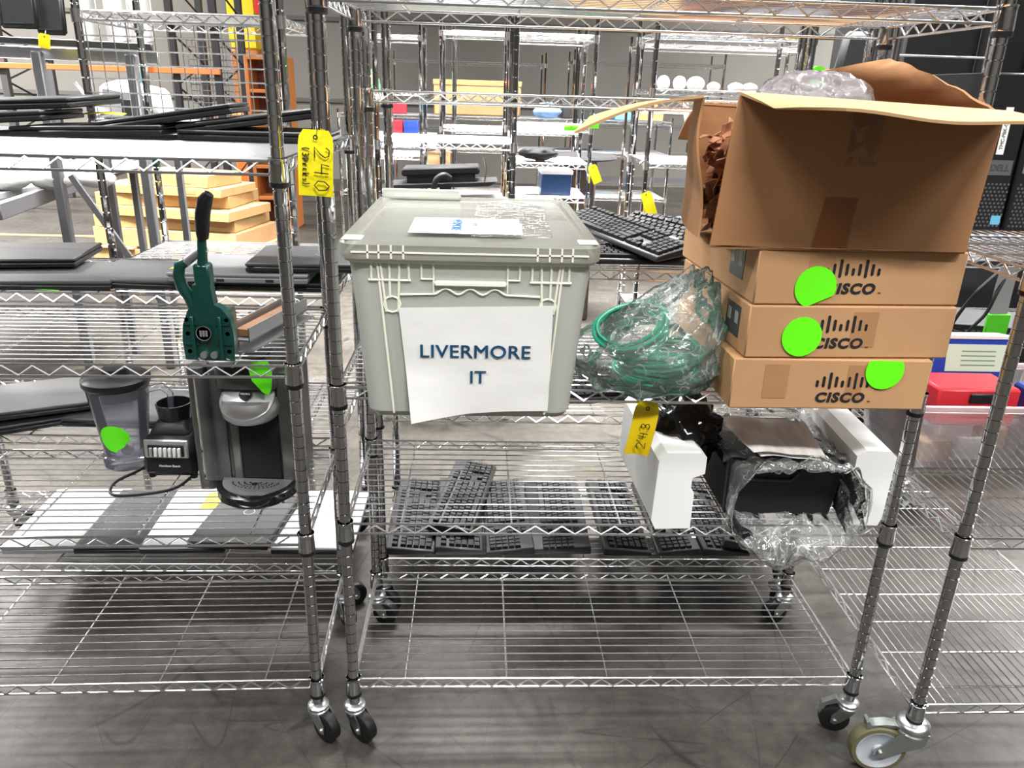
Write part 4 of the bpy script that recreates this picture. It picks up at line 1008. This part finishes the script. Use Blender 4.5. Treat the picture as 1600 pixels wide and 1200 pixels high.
MB().box(-3.2, -1.95, 1.9, 4.1, .9, .93, .003).build('bench_top', mat('bench_top_grey', (.3, .31, .32), .5), wb)
for (x, y, z1) in ((-1.76, 2.5, 1.55), (-1.36, 2.55, 1.55), (-1.95, 3.4, .9), (-2.08, 4.1, .9)):
    l = bar('leg', (x, y, 0), (x, y, z1), .045, .045, GREYPAINT, wb)
bar('brace', (-1.7, 2.5, 1.0), (-1.36, 2.55, .35), .02, .03, GREYPAINT, wb)
def rounded_slab(label, name, cat, x, y, z, w_, h_, d_, m, face=None, grp=None, ry=0):
    t = root(name, label, cat, (x, y, z), group=grp, rot=(math.radians(-6), math.radians(ry), 0))
    MB().box(0, w_, 0, d_, 0, h_, .012).build('case', m, t)
    if face: MB().box(w_ * .1, w_ * .9, -.004, .002, h_ * .1, h_ * .92, .003).build('face_panel', face, t)
    return t
rounded_slab('black flat panel standing leftmost above the grey bench beam', 'flat_panel', 'monitor', -1.86, 2.42, 1.64, .17, .2, .02, BLACKM, DKGREY)
rounded_slab('black flat panel standing second from left above the grey bench beam', 'flat_panel', 'monitor', -1.73, 2.47, 1.62, .13, .2, .02, BLACKM, DKGREY)
for i, (x, lab) in enumerate(((-1.57, 'white curved plastic chair shell just left of the grid shelf post'), (-1.45, 'white curved plastic chair shell second behind the grid shelf post'), (-1.36, 'white curved plastic chair shell third behind the grid shelf post'))):
    t = root('chair_shell', lab, 'chair', (x, 2.6 + .05 * i, 1.62), group='white chair shells on the upper left shelf')
    MB().sheet(lambda u, v: (-.07 + .15 * u, .05 * math.cos(u * 3.1), .24 * v - .03 * (1 - u) * (1 - v)), 8, 8, .006).build('shell', SHELLG, t)
t = root('office_machine', 'pale rounded office machine with a dark panel on the bench at left', 'office machine', (-1.64, 2.75, 1.25))
MB().hull6([(0, 0, 0), (.3, 0, 0), (.3, .25, 0), (0, .25, 0), (.02, .0, .17), (.28, 0, .13), (.28, .25, .15), (.02, .25, .2)], .02).build('machine_case', LAPW, t)
MB().box(.12, .24, -.006, .004, .02, .1, .004).build('dark_panel', DKGREY, t)
MB().tube([(-.08, -.02, .17), (-.02, -.02, .08), (.02, -.02, .02)], [.008, .01, .03], 8).build('lever', STEEL, t)
MB().box(-.06, .4, .0, .3, -.03, -.0, .004).build('tray', GREYPAINT, t)
for x_ in (0, .36): MB().box(x_ - .02, x_ + .01, .02, .05, -1.25, -.03).build('support_leg', GREYPAINT, t)
for i in range(3):
    o = blob('foam_wrap', SHELLG, (-1.98 + .16 * i, 2.45 + .1 * i, .97), (.1, .08, .045), 40 + i, .15, 3, label=('white crumpled foam wrap leftmost on the bench below the laptops', 'white crumpled foam wrap in the middle of the bench below the laptops', 'white crumpled foam wrap rightmost on the bench below the laptops')[i], cat='packing foam')
# pallet of flat cartons
pl = root('wooden_pallet', 'wooden pallet under the flat cartons at left', 'pallet', (-3.02, 5.3, 0), math.radians(-12))
for i in range(3): MB().box(0, 1.35, .35 * i, .35 * i + .1, 0, .1, .004).build('runner', CARDY, pl)
for i in range(6): MB().box(.24 * i, .24 * i + .16, -.02, .82, .1, .12, .003).build('deck_board', CARDI, pl)
nm_ = ['large tan carton lowest on the pallet at left, printed mark on its end', 'flat yellowish carton second from the bottom on the pallet', 'flat yellowish carton third from the bottom on the pallet', 'flat yellowish carton fourth from the bottom on the pallet, turned slightly', 'flat yellowish carton second from the top of the pallet stack', 'small yellowish carton topmost on the pallet stack']
zz = .121
for i, (w_, d_, h_, dx, yw, m) in enumerate(((1.3, .75, .15, 0, -12, CARDF), (1.25, .7, .1, .02, -9, CARDY), (1.25, .7, .08, .03, -14, CARDY), (1.15, .65, .1, .06, -6, CARDY), (1.1, .6, .07, .1, -12, CARDY), (.75, .5, .1, .35, -16, CARDY))):
    t = root('carton', nm_[i], 'box', (-3.0 + dx, 5.32, zz), math.radians(yw), 'flat cartons on the pallet')
    MB().box(0, w_, 0, d_, 0, h_, .004).build('carton_body', m, t)
    MB().box(.0, w_, d_ * .48, d_ * .52, h_ - .001, h_ + .0015).build('tape', TAPEL, t); MB().box(w_ * .7, w_ * .8, -.002, 0, h_ * .3, h_ * .7).build('printed_mark', CARDB, t)
    zz += h_ + .002
# column guard, orange cabinet, pallet rack on the wall
cg = root('column_guard', 'yellow and orange painted steel column by the back wall', 'column', (-2.97, 9.6, 0))
MB().box(0, .36, 0, .34, 1.86, 5.5, .02).build('yellow_section', YELP, cg); MB().box(0, .36, 0, .34, 1.08, 1.86, .02).build('orange_section', ORP, cg); MB().box(-.04, .4, -.04, .38, 0, 1.08, .02).build('bright_base', ORBR, cg)
MB().box(.37, .5, -.02, .0, 2.28, 2.5, .004).build('fire_sign', RED, cg, label='small red and white sign plate')
MB().prism([(.41, 2.4), (.46, 2.4), (.435, 2.33)], -.026, -.02, 'xz').build('sign_arrow', WHITE, cg)
cb = root('orange_bookcase', 'orange brown wooden bookcase beside the painted column', 'bookcase', (-2.08, 7, 0))
for x in (0, .38): MB().box(x, x + .035, 0, .35, 0, 1.7, .003).build('side_panel', ORP, cb)
for z in (0, .3, .62, 1.0, 1.36, 1.67): MB().box(.035, .38, 0, .35, z, z + .035, .003).build('shelf_board', ORP, cb)
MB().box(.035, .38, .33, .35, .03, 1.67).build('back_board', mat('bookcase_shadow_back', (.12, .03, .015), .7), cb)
pr = root('pallet_rack', 'blue and orange pallet racking along the back wall', 'pallet rack', (0, 0, 0))
for x in (-5.0, -3.13, -2.66):
    for y in (8, 9.0): MB().box(x - .04, x + .04, y, y + .07, 0, 3.2, .006).build('upright_post', DKGREY if x > -4 else GREYPAINT, pr)
    m_ = MB()
    for i in range(5): m_.tube([(x, 8.03, .3 + .55 * i), (x, 9.03, .55 + .55 * i)], .012, 5); m_.tube([(x, 9.03, .55 + .55 * i), (x, 8.03, .85 + .55 * i)], .012, 5)
    m_.build('frame_bracing', DKGREY, pr)
MB().box(-3.47, -3.4, 7.9, 7.97, 0, 3.2, .006).build('upright_post', TEAL, pr, label='teal upright')
MB().box(-9, -2.62, 7.95, 8.0, 1.525, 1.585, .006).build('beam', ORB, pr, label='orange beam'); MB().box(-3.4, -2.62, 7.9, 7.95, 2.02, 2.1, .006).build('beam', REDB, pr, label='red beam')
m_ = MB()
for i in range(10):
    m_.tube([(-2.98 + .06 * i, 8.05, .9), (-2.98 + .06 * i, 8.05, 1.9)], .006, 4)
for i in range(16): m_.tube([(-2.98, 8.05, .9 + .065 * i), (-2.44, 8.05, .9 + .065 * i)], .006, 4)
m_.build('wire_mesh_deck', STEEL, pr)
o = MB().box(-4.6, -2.6, 6.28, 6.36, .0005, .002).build('floor_line', ORB); o['kind'] = 'structure'; o.name = 'trim_2'
# ------------------------------------------------------------------ background, centre and right
unit('chrome wire shelving unit standing end-on just behind the tote lid', -.145, 1.9, .56, .5, [.3, .955, 1.235], 1.75, lod=1, bottom=.02, group=GB)
unit('chrome wire shelving unit in the far centre, first behind the tote', -.0, 4.4, 1.0, .45, [.55, 1.19, 1.82], 1.9, lod=1, bottom=.02, group=GB)
unit('chrome wire shelving unit in the far centre, close in front of the long carton', .07, 4.92, 1.0, .4, [.6, 1.15, 1.86], 1.9, lod=1, bottom=.02, group=GB)
unit('chrome wire shelving unit in the far left centre above the green bag', -.55, 4.2, .42, .45, [.5, 1.0, 1.42, 1.77], 1.85, lod=1, bottom=.02, group=GB)
unit('long chrome wire shelving unit far back in the centre', -.6, 6.6, 1.5, .5, [.5, 1.1, 1.7], 1.8, lod=1, bottom=.02, group=GB)
unit('chrome wire shelving unit in the centre distance with a yellow tag on its post', .42, 2.9, .45, .45, [.5, .9, 1.08, 1.27, 1.72], 1.8, lod=1, bottom=.02, group=GB)
unit('chrome wire shelving unit right of centre with the folded black machine', 1.1, 2.5, .75, .45, [.35, .7, 1.13, 1.47, 1.72], 1.8, lod=1, bottom=.02, group=GB)
unit('chrome wire shelving unit far back right of centre', 1.4, 4.4, 1.2, .45, [.5, 1.0, 1.35, 1.78], 1.85, lod=1, bottom=.02, group=GB)
unit('chrome wire shelving unit furthest back toward the right', 1.2, 6.8, 1.5, .5, [.6, 1.15, 1.75], 1.85, lod=1, bottom=.02, group=GB)
def pack(label, name, cat, x, y, z, w_, d_, h_, m, yw=0, lid=None, grp=None):
    t = root(name, label, cat, (x, y, z), math.radians(yw), grp)
    MB().box(0, w_, 0, d_, 0, h_, min(w_, h_) * .04).build('body', m, t)
    if lid: MB().box(-.005, w_ + .005, -.005, d_ + .005, h_ * .86, h_ + .004, .003).build('lid', lid, t)
    return t
pack('long brown carton on the far centre shelf', 'carton', 'box', -.12, 5.6, 1.24, .74, .3, .28, CARDF, 0, CARDY)
unit('long low wire shelving unit far behind carrying the cartons and bins', -.9, 5.42, 2.8, .6, [.6, .97, 1.235], 1.27, lod=1, bottom=.02, group=GB)
pack('tall brown carton standing under the far table', 'carton', 'box', -.2, 5.5, .605, .22, .3, .34, CARDF)
pack('red parts bin stacked on the other at the far left centre', 'parts_bin', 'bin', -.5, 5.6, 1.24, .14, .15, .09, RED)
pack('red parts bin beside the blue one at the far left centre', 'parts_bin', 'bin', -.5, 5.5, 1.087, .12, .15, .1, RED)
pack('blue parts bin right of the red one at the far left centre', 'parts_bin', 'bin', -.37, 5.5, 1.087, .12, .15, .1, BLUE)
pack('white appliance box below the red and blue bins', 'appliance', 'appliance', -.6, 5.47, .975, .5, .3, .11, LABELW)
blob('green_bag', BAGG, (-.7, 5.7, 1.41), (.13, .12, .18), 51, .15, 3, label='green bag on the far table at left centre', cat='bag')
blob('blue_bag', mat('pale_blue', (.25, .42, .75), .5), (.85, 5.6, 1.295), (.12, .1, .07), 52, .2, 3, label='pale blue plastic bag in the far centre', cat='bag')
pack('dark grey crate in the far centre beside the blue bag', 'crate', 'crate', .98, 5.6, 1.24, .42, .3, .16, DKGREY)
pack('light blue tub right of the green label in the distance', 'storage_tub', 'storage box', 1.44, 5.6, 1.24, .16, .2, .11, BLUEL)
pack('small brown carton stacked above another right of the light blue tub', 'carton', 'box', 1.63, 5.62, 1.311, .18, .2, .06, CARDF)
pack('wide brown carton under the small one right of the light blue tub', 'carton', 'box', 1.62, 5.6, 1.24, .24, .2, .07, CARDF)
t = root('round_tray_table', 'dark round topped table with a brown pedestal in the distance', 'table', (.88, 3.72, 0))
MB().lathe([(0, 1.05), (.26, 1.05), (.28, 1.06), (.27, 1.075), (0, 1.075)], n=40).build('table_top', BLACKM, t); MB().box(-.11, .14, -.1, .1, 0, 1.05, .01).build('pedestal', WOODD, t)
pack('blue and white cooler under the round table', 'cooler', 'cooler', .62, 2.98, .905, .17, .2, .13, mat('navy', (.01, .04, .12), .4), 0, LABELW)
# folded black monitor arm tray behind the tote
t = root('keyboard_tray', 'black metal keyboard tray with a curled hose, behind the tote lid', 'tray', (-.12, 2.02, 1.027), rot=(0, math.radians(-3), 0))
MB().hull6([(0, 0, .0), (.44, 0, 0), (.44, .2, 0), (0, .2, 0), (.0, 0, .02), (.48, 0, .02), (.48, .2, .02), (0, .2, .02)], .004).build('lower_plate', BLACKM, t)
MB().box(.06, .4, .02, .18, .05, .085, .008).build('upper_plate', BLACKM, t); MB().box(.08, .38, .04, .16, .02, .05).build('spacer', BLACK, t)
MB().tube(spl([(.2, -.02, -.06), (.2, -.03, .0), (.215, -.03, .04), (.245, -.02, .055), (.27, 0, .04)]), .013, 10).build('hose', RUBBER, t)
MB().tube([(.42, 0, .02), (.43, 0, .07), (.42, 0, .12)], .004, 6).build('wire_hook', CHROME, t)
MB().box(.02, .5, .0, .22, -.065, -.055, .002).build('bracket', STEEL, t)
MB().box(.22, .27, .05, .15, -.055, 0, .002).build('column', BLACKM, t)
blob('black_bag', BLACKM, (1.33, 2.7, .765), (.18, .1, .05), 61, .12, 3, label='black equipment bag with a blue strap in the distance', cat='bag')
pack('light blue roll lying on the black equipment bag', 'blue_roll', 'roll', 1.3, 2.56, .82, .13, .06, .035, BLUEL, -6)
t = root('black_machine', 'black machine with a white curved arm left of the open box side', 'office machine', (1.31, 2.35, 1.135))
MB().box(0, .2, 0, .2, 0, .12, .01).build('machine_body', BLACK, t); MB().box(-.03, .0, .02, .12, .05, .1, .004).build('joint', BLACKM, t)
MB().tube([(-.02, .03, .11), (-.05, .03, .17), (-.07, .03, .24), (-.075, .03, .29)], [.016, .014, .013, .012], 10).build('curved_arm', FOAM, t, label='white curved arm')
blob('black_bag', BLACKM, (.6, 3.0, 1.125), (.1, .07, .035), 63, .3, 3, label='small black bag on the shelf behind the tote, beside the posts', cat='bag')
for i, (x, w_) in enumerate(((1.17, .05), (1.25, .05), (1.33, .07), (1.42, .05), (1.53, .06), (1.6, .06))):
    o = blob('white_cup' if i < 3 else 'small_device', FOAM if i < 3 else PAPER, (x, 2.6, 1.5 if i < 3 else 1.49), (w_ / 1.6, .04, .035 if i < 3 else .022), 70 + i, .05, 3,
             label=('white rounded object leftmost on the distant upper shelf', 'white rounded object second on the distant upper shelf', 'widest white rounded object on the distant upper shelf', 'small pale device right of the white objects', 'small pale device further right on the distant shelf', 'small pale device nearest the open box bag')[i], cat='cup' if i < 3 else 'device')
pack('yellow post guard bar above the open box', 'yellow_bar', 'bar', 1.85, 2.62, 1.5, .035, .03, .2, YELP)
o = MB(T(1.93, 2.6, 1.55)).lathe([(0, -.004), (.05, -.004), (.05, .004), (0, .004)], n=24, axis='y').build('green_label', NEON); tag(o, 'round green label beside the yellow bar above the open box', 'label')
tag_obj('small yellow tag on the distant post right of the tote lid', T(.88, 2.87, 1.08) @ RY(-24), .05, .1, YEL)
tag_obj('small yellow tag hanging beside the tilted keyboards', T(1.1, 2.47, .99) @ RY(-22), .055, .12, YEL)
tag_obj('green paper tag hanging from the distant shelf above the carton flap', T(.875, 2.87, 1.33), .06, .06, NEON)
tag_obj('green paper tag lying on the bright shelf edge in the distance', T(.76, 2.88, 1.285), .08, .03, NEON)
tag_obj('small yellow tag under the panels at upper left', T(-1.66, 2.4, 1.62) @ RY(10), .05, .06, YEL)
